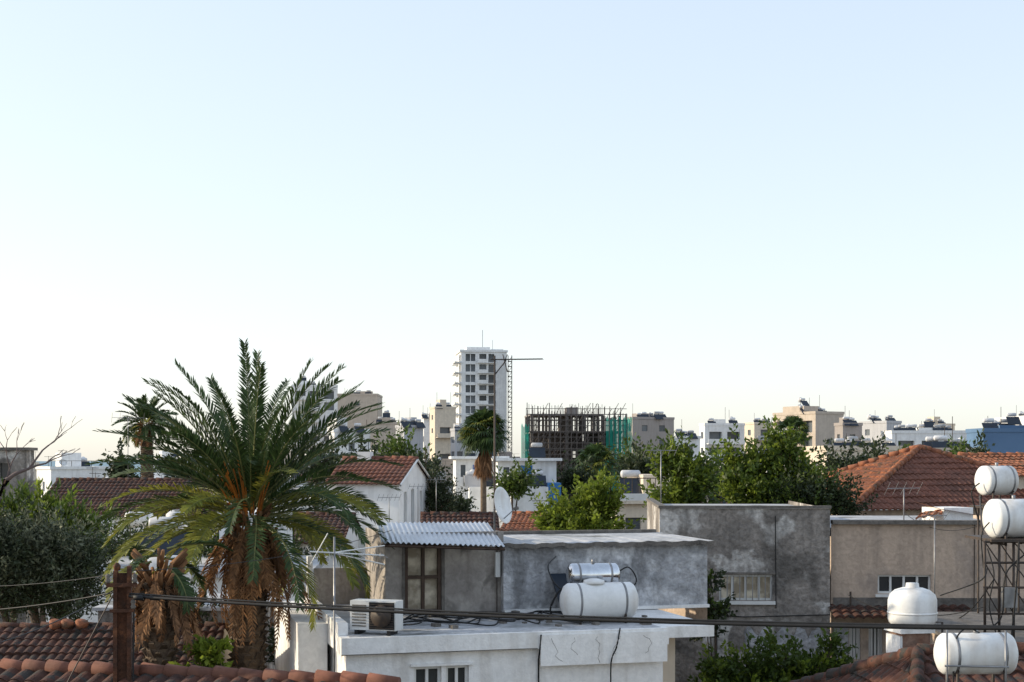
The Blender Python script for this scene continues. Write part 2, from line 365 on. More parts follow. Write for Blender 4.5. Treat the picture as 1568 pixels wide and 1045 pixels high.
def palm_trunk(mb, base, top, r0, r1, sc=.16):
    base = Vector(base); top = Vector(top); L = (top-base).length; n = max(3, int(L/.13)); ax = (top-base).normalized()
    mb.lathe(base, ax, [(L*i/20, r0+(r1-r0)*i/20) for i in range(21)], 14)
    for i in range(n):
        c = base+ax*(L*i/n); r = r0+(r1-r0)*i/n
        for k in range(9):
            a = 2*math.pi*(k+.5*(i % 2))/9+R.uniform(-.08, .08)
            e = Vector((math.cos(a), math.sin(a), 0)); s = Vector((-e.y, e.x, 0)); h = sc*R.uniform(.8, 1.2); w = r*.28
            o = e*r*.97; q = e*(r+.07*R.uniform(.7, 1.5))
            mb.add([c+o-s*w, c+o+s*w, c+q+s*w*.7+Vector((0, 0, h*.6)), c+q-s*w*.7+Vector((0, 0, h*.6)), c+o+Vector((0, 0, h*.8))], [[0,1,2,3],[3,2,4],[0,3,4],[1,4,2]])

def date_palm(name, base, top, r, nf, L, seed, el0=80, el1=-10, dead=30, ll=.36, stalks=0, droop=(.45, 1.2), extra=(), w=.03, nl=56, dl=(.28, .55), yl=.55):
    R.seed(seed); T = Thing(name); top = Vector(top)
    palm_trunk(T('trunk', 'palmtrunk'), base, top-Vector((0, 0, .2)), r, r*.95)
    rb = T('rachises', 'rachis'); g = T('fronds', 'palmleaf'); y = T('yellow_sunlit_fronds', 'palmyellowlit'); dd = T('dead_fronds', 'palmdead')
    for i in range(nf):
        t = (i+.5)/nf; az = i*2.39996+R.uniform(-.25, .25); el = math.radians(el0+(el1-el0)*t**.85)+R.uniform(-.1, .1)
        l = L*R.uniform(.84, 1.06)
        dr = droop[0]+(droop[1]-droop[0])*t+R.uniform(-.12, .25)
        b = top+Vector((math.cos(az), math.sin(az), 0))*r*.5+Vector((0, 0, .35*(1-t)))
        yel = t > .5 and R.random() < yl*(1.35 if math.cos(az) < 0 else .7)  # low fronds yellow; the bias to the left paints the sunlit side
        frond(rb, y if yel else g, b, az, el, l, dr, nl, ll, w=w)
    for az, el, l, dr in extra: frond(rb, g, top+Vector((0, 0, .2)), math.radians(az), math.radians(el), l, dr, nl, ll, w=w)
    for i in range(dead):
        az = R.uniform(0, 6.283); el = math.radians(R.uniform(-85, -40)); b = top+Vector((math.cos(az), math.sin(az), 0))*r*.9+Vector((0, 0, -R.uniform(.0, .5)))
        frond(dd, dd, b, az, el, L*R.uniform(*dl), R.uniform(.2, .9), 24, ll*.6, w=.03)
    for i in range(60):   # cut leaf boots
        az = R.uniform(0, 6.283); b = top+Vector((math.cos(az), math.sin(az), 0))*r*.8+Vector((0, 0, -R.uniform(-.1, .9)))
        T('leaf_boots', 'palmdead').cyl(b, b+Vector((math.cos(az)*.24, math.sin(az)*.24, .26)), .05, .028, 5)
    for i in range(stalks):
        az = R.uniform(3.9, 5.6); el = R.uniform(1.15, 1.52); pts = []; p = top+Vector((math.cos(az)*.35, math.sin(az)*.35, .1)); l = R.uniform(.09, .16)
        for k in range(8):
            pts.append(p.copy()); e = el-.06*k; p = p+Vector((math.cos(az)*math.cos(e), math.sin(az)*math.cos(e), math.sin(e)))*l
        T('date_stalks', 'orange').tube(pts, .013, 5)
    T.done()

def fan_palm(name, base, top, r, nl, s, seed, skirt=40):
    R.seed(seed); T = Thing(name); top = Vector(top); T('trunk', 'palmtrunk').lathe(base, top-Vector(base), [(0, r*1.3), ((top-Vector(base)).length, r)], 10)
    def fan(mb, b, az, el, pl, fl, nb=16, spread=2.2):
        d = Vector((math.cos(az)*math.cos(el), math.sin(az)*math.cos(el), math.sin(el))); c = b+d*pl
        mb.cyl(b, c, .03*s, .02*s, 4)
        S = Vector((-math.sin(az), math.cos(az), 0)); 
        N_ = S.cross(d)
        for k in range(nb):
            a = spread*((k+.5)/nb-.5)*2*.75; D = (d*math.cos(a)+S*math.sin(a)+N_*.15+Vector((0, 0, -.15))).normalized(); W = D.cross(N_).normalized()*.05*s
            l = fl*R.uniform(.8, 1.1); m = c+D*l*.6; tip = c+D*l+Vector((0, 0, -.3*l))
            mb.add([c, m+W, tip, m-W], [[0, 1, 2, 3]])
    for i in range(nl):
        t = (i+.5)/nl; az = i*2.4; el = math.radians(85-125*t); fan(T('fan_leaves', 'palmleaf'), top, az, el, .8*s*R.uniform(.8, 1.1), .8*s)
        if i % 5 == 0: fan(T('young_fan_leaves', 'palmyellowlit'), top, az+1, el, .8*s, .75*s)
    for i in range(skirt):
        az = R.uniform(0, 6.28); fan(T('dead_skirt', 'palmdead'), top-Vector((0, 0, R.uniform(0.2, 1.1)*s)), az, math.radians(R.uniform(-85, -60)), .6*s, .7*s, 9, 1.2)
    T.done()

# ------------------------------------------------------------------ ground, sea
T = Thing('ground'); T('g', 'ground').quad((-9000, -60, 0), (9000, -60, 0), (9000, 15000, 0), (-9000, 15000, 0)); T.done()
T = Thing('sea'); T('s', 'sea').quad((-9000, 750, .4), (9000, 750, .4), (9000, 15000, .4), (-9000, 15000, .4)); T.done()

# ------------------------------------------------------------------ far skyline
T = Thing('high_rise_tower'); d = 420; fr = Frame((X(706, d), d), 8); w = fr.A(776); L = 15; top = Z(539, d)
wm = T('walls', 'whitefar'); gl = T('windows', 'glass'); bl = T('balconies', 'whitefar'); wins = []
fl = 16*d/F
z = top-fl
while z > 3:
    for a0, a1 in ((713, 728), (734, 745), (748, 757)):
        wins.append((fr.A(a0), fr.A(a1), z+.35, z+fl-.55))
    z -= fl
facade(wm, gl, fr, w, 0, top, wins, 1.2)
for z in sorted(set(q[2] for q in wins)):
    bl.box(fr, fr.A(731), fr.A(759), -1.1, -.01, z-.5, z-.3); bl.box(fr, fr.A(731), fr.A(747), -1.1, -1.0, z-.3, z+.6)
    T('mullions', 'whitefar').box(fr, fr.A(720), fr.A(721), .3, .5, z, z+fl-.9)
    T('balcony_glass', 'glass').box(fr, fr.A(747), fr.A(758.5), -1.08, -1.0, z-.3, z+.6)
    lf_ = fr.left(L); bl.box(lf_, L-6, L+.8, -2.0, -.01, z-.5, z-.25); bl.box(lf_, L-6, L+.8, -2.0, -1.9, z-.25, z+.65); bl.box(lf_, 1, L-8, -1.5, -.01, z-.5, z+.5)
facade(wm, gl, fr.left(L), L, 0, top, [(L-5.5, L-1, q-.2, q+2.0) for q in sorted(set(q[2] for q in wins))], .8)
facade(wm, gl, fr.right(w), L, 0, top, [], .2)
wm.quad(fr(0, 0, top), fr(w, 0, top), fr(w, L, top), fr(0, L, top)); wm.quad(fr(0, L, 0), fr(w, L, 0), fr(w, L, top), fr(0, L, top))
pr = T('roof_structures', 'whitefar'); pr.box(fr, -.4, w+.3, -.3, L, top+.003, top+.6); pr.box(fr, 2, 9, 3, 10, top+.6, top+1.7)
pr.box(fr, 9.5, w-.5, 4, 9, top+.6, top+1.2)
T('aerial', 'darksteel').cyl(fr(7, 5, top+1), fr(7, 5, top+7), .07, n=5); T('aerial', 'darksteel').cyl(fr(10, 5, top+1), fr(10, 5, top+4), .05, n=5)
T.done()
T = Thing('construction_hoist'); h = T('mast', 'darksteel'); fh = Frame((X(778, d), d-1), 0)
for a, b in ((0, 0), (1.1, 0), (0, 1.1), (1.1, 1.1)): h.box(fh, a-.12, a+.12, b-.12, b+.12, 0, Z(545, d))
z = 1.
while z < Z(548, d): h.box(fh, .12, .98, -.08, .08, z, z+.2); h.box(fh, .12, .98, 1.02, 1.18, z, z+.2); h.box(fh, -.08, .08, .13, .97, z, z+.16); h.tube([fh(0, 0, z), fh(1.1, 0, z+1.4)], .07, 4); z += 1.5
T.done()

bld('apartment_building', 447, 517, 592, 390, 0, dep=14, wall='whitefar', front='balc', boxes=((.1, .4, 1.8),), tanks=2)
bld('apartment_building', 517, 578, 606, 360, 0, dep=14, wall='beige', front='plain', left='plain', tanks=2, yaw=-6)
bld('apartment_building', 578, 612, 650, 300, 0, wall='beige', front='balc', balc_m='beige', tanks=2, boxes=((.2, .6, 1.5),))
bld('apartment_building', 606, 648, 655, 270, .3, wall='greyfar', front='win', tanks=3)
bld('apartment_building', 645, 664, 641, 345, .2, wall='whitefar', front='plain', tanks=1)
bld('apartment_building', 658, 698, 626, 330, .2, eff=20, wall='cream', front='balc', balc_m='cream', left='plain', tanks=1)
bld('apartment_building', 505, 566, 662, 190, .1, wall='whitefar', front='plain', tanks=1)
bld('apartment_building', 690, 712, 660, 300, .3, wall='greyfar', tanks=1)
bld('apartment_building', 960, 1032, 642, 300, .12, wall='taupe', tanks=4, left='plain')
bld('apartment_building', 1032, 1072, 672, 250, .2, wall='whitefar', tanks=2)
bld('apartment_building', 1071, 1140, 652, 280, .12, eff=20, wall='whitefar', front='balc', tanks=1)
bld('apartment_building', 1140, 1190, 650, 330, .3, wall='cream', front='balc', balc_m='greyfar', tanks=3)
bld('apartment_building', 1184, 1292, 634, 262, .6, eff=42, wall='beige', front='plain', left='balc', tanks=4, boxes=((.05, .55, 1.6),))
bld('apartment_building', 1278, 1320, 652, 240, .3, wall='taupe', front='plain', left='plain', tanks=1)
bld('apartment_building', 1316, 1380, 648, 300, .65, eff=45, wall='greyfar', front='plain', left='win', tanks=3)
bld('apartment_building', 1350, 1482, 664, 235, .12, eff=15, wall='whitefar', front='balc', tanks=8, boxes=((.4, .7, 1.0),))
bld('apartment_building', 1408, 1462, 652, 320, .4, eff=35, wall='cream', front='win', left='balc', tanks=4)
bld('apartment_building', 1480, 1640, 662, 175, .16, eff=20, wall='bluefar', front='balc', tanks=5, boxes=((.25, .6, .9),), left='win')
bld('apartment_building', 1524, 1680, 640, 310, .3, eff=25, wall='whitefar', front='balc', tanks=8)
bld('apartment_building', 1232, 1400, 690, 150, .2, eff=20, wall='cream', front='win', tanks=4)
bld('apartment_building', 1400, 1500, 694, 135, .2, eff=15, wall='beige', front='win', tanks=3)
bld('apartment_building', -330, -120, 640, 300, 0, wall='whitefar', front='balc', tanks=3)
bld('apartment_building', 1720, 1900, 630, 260, .2, wall='cream', front='balc', tanks=3)

# building under construction with scaffolding
T = Thing('building_under_construction'); d = 250; fr = Frame((X(812, d), d), 4); w = fr.A(952); L = 13; fh = 3.1; top = Z(634, d)
rc = T('concrete_frame', 'rawconc'); sc = T('scaffolding', 'scaff'); nt = T('safety_netting', 'net'); inf = T('block_infill', 'infill')
z = top; nlv = 0
while z > 0:
    rc.box(fr, 0, w*(.8 if nlv == 0 else 1), 0, L, z-.3, z)
    for i in range(6):
        for j in range(3):
            a = .3+(w-.6)*i/5; b = .3+(L-.6)*j/2; rc.box(fr, a-.22, a+.22, b-.22, b+.22, z-fh, z-.3)
        if i < 5 and nlv > 0:
            a = .3+(w-.6)*i/5
            inf.box(fr, a+.23, a+(w-.6)/5-.23, L-.5, L-.3, z-fh, z-.3-(1.2 if R.random() < .4 else 0))
            if R.random() < .3: inf.box(fr, a+.23, a+(w-.6)/5-.23, 4, 4.2, z-fh, z-.31)
    for i in range(90):
        a = R.uniform(0, w); b = R.uniform(.2, L); sc.box(fr, a-.05, a+.05, b-.05, b+.05, z-fh, z-.3)
    rc.box(fr, w*.35, w*.5, 5, 8, z-fh, z-.3)
    z -= fh; nlv += 1
for i in range(19):
    a = -.6+(w+1.2)*i/18
    for b in (-1.3, -.5): sc.box(fr, a-.06, a+.06, b-.06, b+.06, 0, top+R.uniform(-.5, 2.0))
z = 1.
while z < top+.8:
    sc.box(fr, -.8, w+.8, -1.37, -1.26, z, z+.11); sc.box(fr, -.8, w+.8, -.55, -.45, z+1, z+1.1)
    if int(z) % 2 == 0: sc.box(fr, -.8, w+.8, -1.25, -.6, z-.12, z-.03)
    for i in range(14):
        if R.random() < .5:
            a = -.6+(w+1.2)*i/14; sc.tube([fr(a, -1.3, z), fr(a+w/14, -1.3, z+2)], .05, 4)
    z += 1.0
for i in range(26):
    for j in range(3):
        a = .3+(w*.8)*i/25; b = .3+(L-.6)*j/2; sc.box(fr, a-.035, a+.035, b, b+.07, top, top+R.uniform(.5, 2.0))
rc.box(fr, w*.42, w*.55, 4, 7, top, top+1.3)
zt = Z(641, d)
def netsheet(F2, a0, a1, z0, z1, n=14):
    V = []; Fc = []
    for i in range(n+1):
        for j in range(n+1): V.append(F2(a0+(a1-a0)*i/n, -1.5+.25*math.sin(i*2.1+j)*math.sin(j*1.3), z0+(z1-z0)*j/n+(.4*math.sin(i*1.7) if j == n else 0)))
    for i in range(n):
        for j in range(n): Fc.append([i*(n+1)+j, (i+1)*(n+1)+j, (i+1)*(n+1)+j+1, i*(n+1)+j+1])
    nt.add(V, Fc, True)
netsheet(fr, fr.A(926), fr.A(960), 2, zt); netsheet(fr, fr.A(797), fr.A(809), 2, Z(652, d), 8); netsheet(fr.right(w), -1.5, 9, 2, zt)
netsheet(fr, fr.A(885), fr.A(926), 2, Z(712, d), 8)
for px in (931, 938, 945, 952, 958): sc.cyl(fr(fr.A(px), -1.6, 0), fr(fr.A(px), -1.6, zt+R.uniform(.3, 1.4)), .06, n=5)
T.done()

# ------------------------------------------------------------------ mid-distance houses
R.seed(23)
walls = ['whitefar', 'whitefar', 'cream', 'beige', 'greyfar', 'whitefar', 'taupe']
def small_house(px, d, wpx, h, roof='flat', wall=None, left='win'):
    T = Thing('house'); wall = wall or R.choice(walls); phi = math.degrees(math.atan((px-CX)/F))
    th = R.uniform(-12, 25)-phi*.5; fr = Frame((X(px, d), d), th); w = wpx/F*d; L = R.uniform(6, 9)
    wm = T('walls', wall); g = T('windows', 'glass')
    facade(wm, g, fr, w, 0, h, wingrid(w, 0, h, 3.2, 2.8, 1.1, 1.3, .9, .5), .15)
    facade(wm, g, fr.left(L), L, 0, h, wingrid(L, 0, h, 3.2, 3.2, 1., 1.2, .9, .6), .15)
    facade(wm, g, fr.right(w), L, 0, h, wingrid(L, 0, h, 3.2, 3.2, 1., 1.2, .9, .6), .15)
    wm.quad(fr(0, L, 0), fr(w, L, 0), fr(w, L, h), fr(0, L, h))
    if roof == 'flat':
        wm.quad(fr(0, 0, h-.05), fr(w, 0, h-.05), fr(w, L, h-.05), fr(0, L, h-.05))
        p = T('parapet', wall); p.box(fr, -.15, w+.15, -.15, .1, h+.003, h+.35); p.box(fr, -.15, .1, .1, L, h+.003, h+.35); p.box(fr, w-.1, w+.15, .1, L, h+.003, h+.35)
        for i in range(R.choice((1, 1, 2, 3))): heater(T, fr, w*R.uniform(.1, .9), L*R.uniform(.3, .8), h, R.uniform(.8, 1.1))
        if R.random() < .5:
            a = w*R.uniform(.1, .6); p.box(fr, a, a+w*.35, L*.4, L*.8, h, h+R.uniform(1.2, 2.2))
        if R.random() < .12: T('shutter', 'bluepanel').box(fr, w*.3, w*.45, -.06, -.01, h-2.3, h-.9)
        if R.random() < .5:
            for i in range(int(w/1.2)): T('railing', 'darksteel').box(fr, i*1.2, i*1.2+.05, -.1, -.05, h+.35, h+1.0)
            T('railing', 'darksteel').box(fr, 0, w, -.1, -.05, h+1.0, h+1.05)
    else:
        rf = T('roof', 'tilefar'); e = .4; q = min(w, L)*.22; m = L/2
        c = [fr(-e, -e, h), fr(w+e, -e, h), fr(w+e, L+e, h), fr(-e, L+e, h)]; r0 = fr(m*.9, m, h+q); r1 = fr(max(w-m*.9, m), m, h+q)
        rf.quad(c[0], c[1], r1, r0); rf.quad(c[2], c[3], r0, r1); rf.poly([c[1], c[2], r1]); rf.poly([c[3], c[0], r0])
        T('eaves', wall).box(fr, -e+.03, w+e-.03, -e+.03, L+e-.03, h-.15, h-.006)
        if R.random() < .5: heater(T, fr, w*.5, L*.3, h+.4, .9)
    if R.random() < .6: dish(T, fr, w*R.uniform(.1, .9), .5, h)
    for i in range(R.choice((1, 2))):
        a = w*R.random(); q = h+R.uniform(1.5, 3); T('aerial', 'darksteel').cyl(fr(a, L*.5, h), fr(a, L*.5, q), .025, n=5); T('aerial', 'darksteel').box(fr, a-.5, a+.5, L*.5-.02, L*.5+.02, q-.1, q-.06)
    T.done()
for d, h0, h1, stp in ((92, 4.5, 7.4, 120), (125, 5, 8.2, 100), (165, 6, 9, 84), (215, 7, 10.3, 74), (275, 8, 12, 64), (340, 9, 16, 60)):
    px = -260+R.uniform(0, 40)
    while px < 1850:
        wp = stp*R.uniform(.6, .95); h = R.uniform(h0, h1); c = px+wp/2
        if d > 250 and c < 1060: h = min(h, 11.5)
        skip = (160 < d < 300 and px+wp > 790 and px < 975) or (20 < c < 225 and d > 100) or (d < 100 and (500 < c < 680 or 1100 < c < 1600))
        if d == 125 and px+wp > 790 and px < 975: h = 5.5
        if not skip: small_house(px, d, wp, h, 'flat' if (d > 250 or R.random() < .62) else 'tile')
        px += wp+R.uniform(4, stp*.45)
for px, d, wp, h in ((78, 170, 88, 9.9), (-25, 260, 50, 9), (175, 300, 25, 9.0), (100, 115, 60, 8.0)):
    small_house(px, d, wp, h, 'flat', 'whitefar')
for px0, px1, py, d, bp in ((698, 772, 703, 118, (724, 744, 712, 726)), (762, 852, 706, 112, (795, 815, 713, 728))):
    T = Thing('white_rooftop_house'); fr = Frame((X(px0, d), d), 4); w = fr.A(px1); L = 8; h = Z(py, d)
    facade(T('walls', 'whitefar'), T('windows', 'glass'), fr, w, 0, h, [(w*.1, w*.2, h-1.5, h-.5)], .15)
    facade(T('walls', 'whitefar'), T('windows', 'glass'), fr.left(L), L, 0, h, [], .15); facade(T('walls', 'whitefar'), T('windows', 'glass'), fr.right(w), L, 0, h, [], .15)
    T('slab', 'whitefar').box(fr, -.4, w+.4, -.6, L, h+.003, h+.22)
    T('blue_shutter', 'bluepanel').box(fr, fr.A(bp[0]), fr.A(bp[1]), -.06, -.01, Z(bp[3], d), Z(bp[2], d))
    hl = Z(745, d); T('lower_terrace', 'whitefar').box(fr, 1, w*.8, -3, -.02, 0, hl); T('blue_wall', 'bluepanel').box(fr, w*.8+.01, w*.8+1, -2.9, -.1, 0, hl+.3)
    T('upper_room', 'greyfar').box(fr, w*.15, w*.5, -2.4, -.7, hl, hl+.9)
    heater(T, fr, w*.3, -1.2, hl, .8); heater(T, fr, w*.65, -1.2, hl, .8); heater(T, fr, w*.7, 2, h+.2, .8)
    T.done()
T = Thing('cream_terrace_house'); d = 62; fr = Frame((X(944, d), d), 10); w = fr.A(1075); L = 7; h = Z(772, d)
facade(T('walls', 'cream'), T('windows', 'glass'), fr, w, 0, h, [(.4, 1.1, h-1.5, h-.6), (1.7, 2.3, h-1.5, h-.6)], .15)
facade(T('walls', 'cream'), T('windows', 'glass'), fr.left(L), L, 0, h, [], .15); T('roof_slab', 'cream').box(fr, -.2, w+.2, -.25, L, h+.003, h+.15)
T('roof_room', 'cream').box(fr, fr.A(985, 2), fr.A(1070, 2), 2, 5, h+.15, Z(728, d))
for i in range(6): T('railing', 'darksteel').box(fr, i*.35, i*.35+.03, 0, .03, h+.15, h+1.1)
T('railing', 'darksteel').box(fr, 0, 2, 0, .03, h+1.1, h+1.14)
T('parapet_band', 'frame').box(fr, -.2, w*.6, -.25, -.1, h+.15, h+.45)
heater(T, fr, 1.4, 3.0, h+.2, .8); T.done()
# white gable house
T = Thing('white_gable_house'); d = 60; fr = Frame((X(500, d+2), d+2.2), -12); w = fr.A(611); L = 4.9; h = fr.zz(w, 0, 740); rz = fr.zz(w, L/2, 704)
facade(T('walls', 'whitefar'), T('windows', 'glass'), fr, w, 0, h, [], .15)
rt = fr.right(w); facade(T('walls', 'whitefar'), T('windows', 'glassn'), rt, L, 0, h, [(.75, 1.2, h-2.2, h-.4), (1.9, 2.4, h-2.2, h-.3), (3.3, 3.7, h-2.2, h-.4)], .15, T('window_frames', 'frame'), 0)
T('gable', 'whitefar').poly([rt(0, 0, h), rt(L, 0, h), rt(L/2, 0, rz)]); T('gable_back', 'whitefar').poly([fr(0, 0, h), fr(0, L, h), fr(0, L/2, rz)])
facade(T('walls', 'whitefar'), T('windows', 'glass'), Frame(fr(0, L, 0), U=fr.U, V=-fr.V), w, 0, h, [], .15)
facade(T('walls', 'whitefar'), T('windows', 'glass'), fr.left(L), L, 0, h, [], .15)
tile_slope(T('roof', 'tilefar'), fr(-.1, -.25, h-.06), fr(w+.12, -.25, h-.06), fr(w+.12, L/2, rz+.05), fr(-.1, L/2, rz+.05), h=.04)
tile_slope(T('roof', 'tilefar'), fr(w+.12, L+.25, h-.06), fr(-.1, L+.25, h-.06), fr(-.1, L/2, rz+.05), fr(w+.12, L/2, rz+.05), h=.04)
ridge(T('ridge_tiles', 'tilefar'), fr(-.1, L/2, rz+.06), fr(w+.12, L/2, rz+.06))
T('verge', 'frame').tube([rt(-.28, -.14, h-.1), rt(L/2, -.14, rz), rt(L+.28, -.14, h-.1)], .06, 4)
T('chimney', 'whitefar').box(fr, w-2.6, w-2.0, L/2-.3, L/2+.2, rz-.2, rz+.35)
T.done()
def gable_house(name, px0, px1, pyr, pye, d, dep=6, wall='cream', tm='tile', th=0):
    T = Thing(name); fr = Frame((X(px0, d), d), th); w = fr.A(px1); h = Z(pye, d); rz = Z(pyr, d+dep/2)
    facade(T('walls', wall), T('windows', 'glass'), fr, w, 0, h, wingrid(w, 0, h, 3, 3, 1, 1.2, .9), .15)
    facade(T('walls', wall), T('windows', 'glass'), fr.left(dep), dep, 0, h, [], .15); facade(T('walls', wall), T('windows', 'glass'), fr.right(w), dep, 0, h, [], .15)
    T('back_wall', wall).quad(fr(0, dep, 0), fr(w, dep, 0), fr(w, dep, h), fr(0, dep, h))
    for q in (0, w): T('gables', wall).poly([fr(q, 0, h), fr(q, dep, h), fr(q, dep/2, rz)])
    tile_slope(T('roof', tm), fr(-.2, -.3, h-.06), fr(w+.2, -.3, h-.06), fr(w+.2, dep/2, rz+.04), fr(-.2, dep/2, rz+.04))
    tile_slope(T('roof', tm), fr(w+.2, dep+.3, h-.06), fr(-.2, dep+.3, h-.06), fr(-.2, dep/2, rz+.04), fr(w+.2, dep/2, rz+.04))
    ridge(T('ridge_tiles', tm), fr(-.2, dep/2, rz+.07), fr(w+.2, dep/2, rz+.07)); T.done()
gable_house('tiled_house', 52, 325, 737, 790, 68, 8, 'whitefar')
gable_house('tiled_house', 330, 520, 790, 830, 55, 7, 'whitefar')
gable_house('tiled_house', 650, 760, 790, 830, 58, 6, 'whitefar', th=3)
gable_house('tiled_house', 770, 830, 788, 815, 66, 6, 'cream', 'tileor', th=-8)
T = Thing('stone_shed'); d = 56; fr = Frame((X(-60, d), d), 6); w = fr.A(40); h = Z(690, d)
facade(T('walls', 'greywall'), T('windows', 'glassn'), fr, w, 0, h, [(w-1.0, w-.6, h-1.1, h-.5)], .15); facade(T('walls', 'greywall'), T('windows', 'glassn'), fr.right(w), 1.4, 0, h, [], .15)
T('back_wall', 'greywall').quad(fr(0, 1.4, 0), fr(w, 1.4, 0), fr(w, 1.4, h), fr(0, 1.4, h))
T('roof_slab', 'coping').box(fr, -.1, w+.12, -.15, 1.5, h+.003, h+.12); T('side_lean_to', 'greywall').box(fr, w+.004, w+.3, .3, 1.2, 0, h-1.2); T.done()
T = Thing('low_white_house'); d = 44; fr = Frame((X(120, d), d), 3); w = fr.A(470); h = Z(885, d)
facade(T('walls', 'whitefar'), T('windows', 'glassn'), fr, w, 0, h, wingrid(w, 0, h, 3, 3, 1, 1.2, .9), .15, T('window_frames', 'frame'))
T('roof_slab', 'membrane').box(fr, -.15, w+.15, -.2, 7, h+.003, h+.2); facade(T('walls', 'whitefar'), T('windows', 'glassn'), fr.right(w), 7, 0, h, [], .15)
T('roof_room', 'whitefar').box(fr, w*.55, w*.85, 3, 6, h+.2, h+1.9); heater(T, fr, w*.3, 3, h+.2); T.done()

# ------------------------------------------------------------------ hip-roofed house, right
T = Thing('hip_roof_house'); d = 47; fr = Frame((X(1306, d), d), 20); w = 10; L = 6.5; h = fr.zz(0, 0, 782); ap = fr(w*.5, L*.5, 0); ap.z = Z(687, ap.y)
facade(T('walls', 'tanwall'), T('windows', 'glassn'), fr, w, 0, h, [], .15); facade(T('walls', 'tanwall'), T('windows', 'glassn'), fr.left(L), L, 0, h, [], .15)
facade(T('walls', 'tanwall'), T('windows', 'glassn'), fr.right(w), L, 0, h, [], .15)
c = [fr(-.4, -.4, h), fr(w+.4, -.4, h), fr(w+.4, L+.4, h), fr(-.4, L+.4, h)]
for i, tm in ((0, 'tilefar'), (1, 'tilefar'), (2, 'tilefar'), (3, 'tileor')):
    tile_slope(T('roof' if tm == 'tilefar' else 'sunlit_tone_west_slope', tm), c[i], c[(i+1) % 4], ap, ap, h=.05)  # orange tile on the west slope paints sunlight into its colour
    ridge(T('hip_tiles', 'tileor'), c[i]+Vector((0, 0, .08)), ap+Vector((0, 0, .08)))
T.done()
gable_house('tiled_house', 1535, 1720, 700, 728, 50, 6, 'cream', 'tileor', th=8)

# grey rendered building
T = Thing('grey_rendered_building'); d = 34; fr = Frame((X(1010, d), d), -3); w = fr.A(1271); L = 7; h = Z(779, d)
q = lambda px: fr.A(px)
facade(T('walls', 'greywall'), T('windows', 'curtain'), fr, w, 0, h, [(q(1101), q(1183), Z(919, d), Z(880, d)), (q(1104), q(1180), Z(1080, d), Z(1010, d))], .12, T('window_frames', 'frame'), 3)
facade(T('walls', 'greywall'), T('windows', 'curtain'), fr.left(L), L, 0, h, [], .12); facade(T('walls', 'greywall'), T('windows', 'curtain'), fr.right(w), L, 0, h, [], .12)
T('roof', 'membrane').box(fr, .02, w-.02, .02, L, h-.3, h-.1)
T('parapet_coping', 'coping').box(fr, -.03, w+.03, -.04, .18, h+.003, h+.07); T('parapet_coping', 'coping').box(fr, -.03, .15, .18, L, h+.003, h+.07)
T('window_sill', 'frame').box(fr, q(1097), q(1187), -.07, .0, Z(925, d), Z(920, d)); T('window_lintel', 'coping').box(fr, q(1097), q(1187), -.05, -.004, Z(879, d), Z(876, d))
sh = T('security_bars', 'steel')
for i in range(9): sh.box(fr, q(1103)+i*.15, q(1103)+i*.15+.02, -.03, -.01, Z(919, d), Z(881, d))
T('drain_pipe', 'darksteel').tube([fr(w*.33, -.06, Z(930, d)), fr(w*.33, -.06, 0)], .04)
V = []; n = 24    # ragged upper edge of newer render
for i in range(n+1):
    a = q(1140)+(w-.01-q(1140))*i/n; V += [fr(a, -.015, 0), fr(a, -.015, Z(965, d)+.12*math.sin(i*1.3)+.08*math.sin(i*3.1))]
T('patched_render', 'concrete').add(V, [[2*i, 2*i+2, 2*i+3, 2*i+1] for i in range(n)])
T('wall_cable', 'rubber').tube([fr(q(1187), -.03, Z(790, d)), fr(q(1188), -.03, Z(930, d))], .012, 4); T('wall_cable', 'rubber').tube([fr(0, -.03, Z(938, d)), fr(w*.5, -.03, Z(944, d)), fr(w, -.03, Z(940, d))], .012, 4)
T.done()
# tan building
T = Thing('tan_rendered_building'); d = 34; fr = Frame((X(1272.5, d), d), -3); w = fr.A(1600); L = 8; h = Z(803, d); q = lambda px: fr.A(px)
facade(T('walls', 'tanwall'), T('windows', 'glassn'), fr, w, 0, h, [(q(1344), q(1426), Z(909, d), Z(880, d)), (q(1330), q(1352), Z(1010, d), Z(960, d)), (q(1300), q(1318), Z(1010, d), Z(955, d))], .14, T('window_frames', 'frame'), 3)
facade(T('walls', 'tanwall'), T('windows', 'glassn'), fr.right(w), L, 0, h, [], .12)
T('roof', 'membrane').box(fr, .02, w-.02, .02, L, h-.3, h-.1)
T('parapet_coping', 'coping').box(fr, .02, w+.1, -.12, .2, h+.003, h+.1)
T('window_sill', 'frame').box(fr, q(1340), q(1430), -.07, 0, Z(914, d), Z(910, d))
T('shadow_stain_band', 'coping').box(fr, .05, w, -.02, -.004, Z(938, d), Z(915, d))  # dark band paints the shadow low on the wall, together with its staining
T('lower_wall_render', 'concrete').box(fr, .05, q(1299), -.02, -.004, 0, Z(955, d))
tile_slope(T('lean_to_roof', 'tile'), fr(-.1, -1.1, Z(946, d)+.1), fr(q(1480), -1.1, Z(946, d)+.1), fr(q(1480), -.03, Z(928, d)), fr(-.1, -.03, Z(928, d)))
T('roof_pipe', 'darksteel').tube([fr(q(1300), -.2, Z(945, d)), fr(q(1300), -.2, Z(905, d))], .025); T('wall_conduit', 'darksteel').tube([fr(q(1492), -.03, h), fr(q(1491), -.03, Z(930, d))], .012)
T.done()

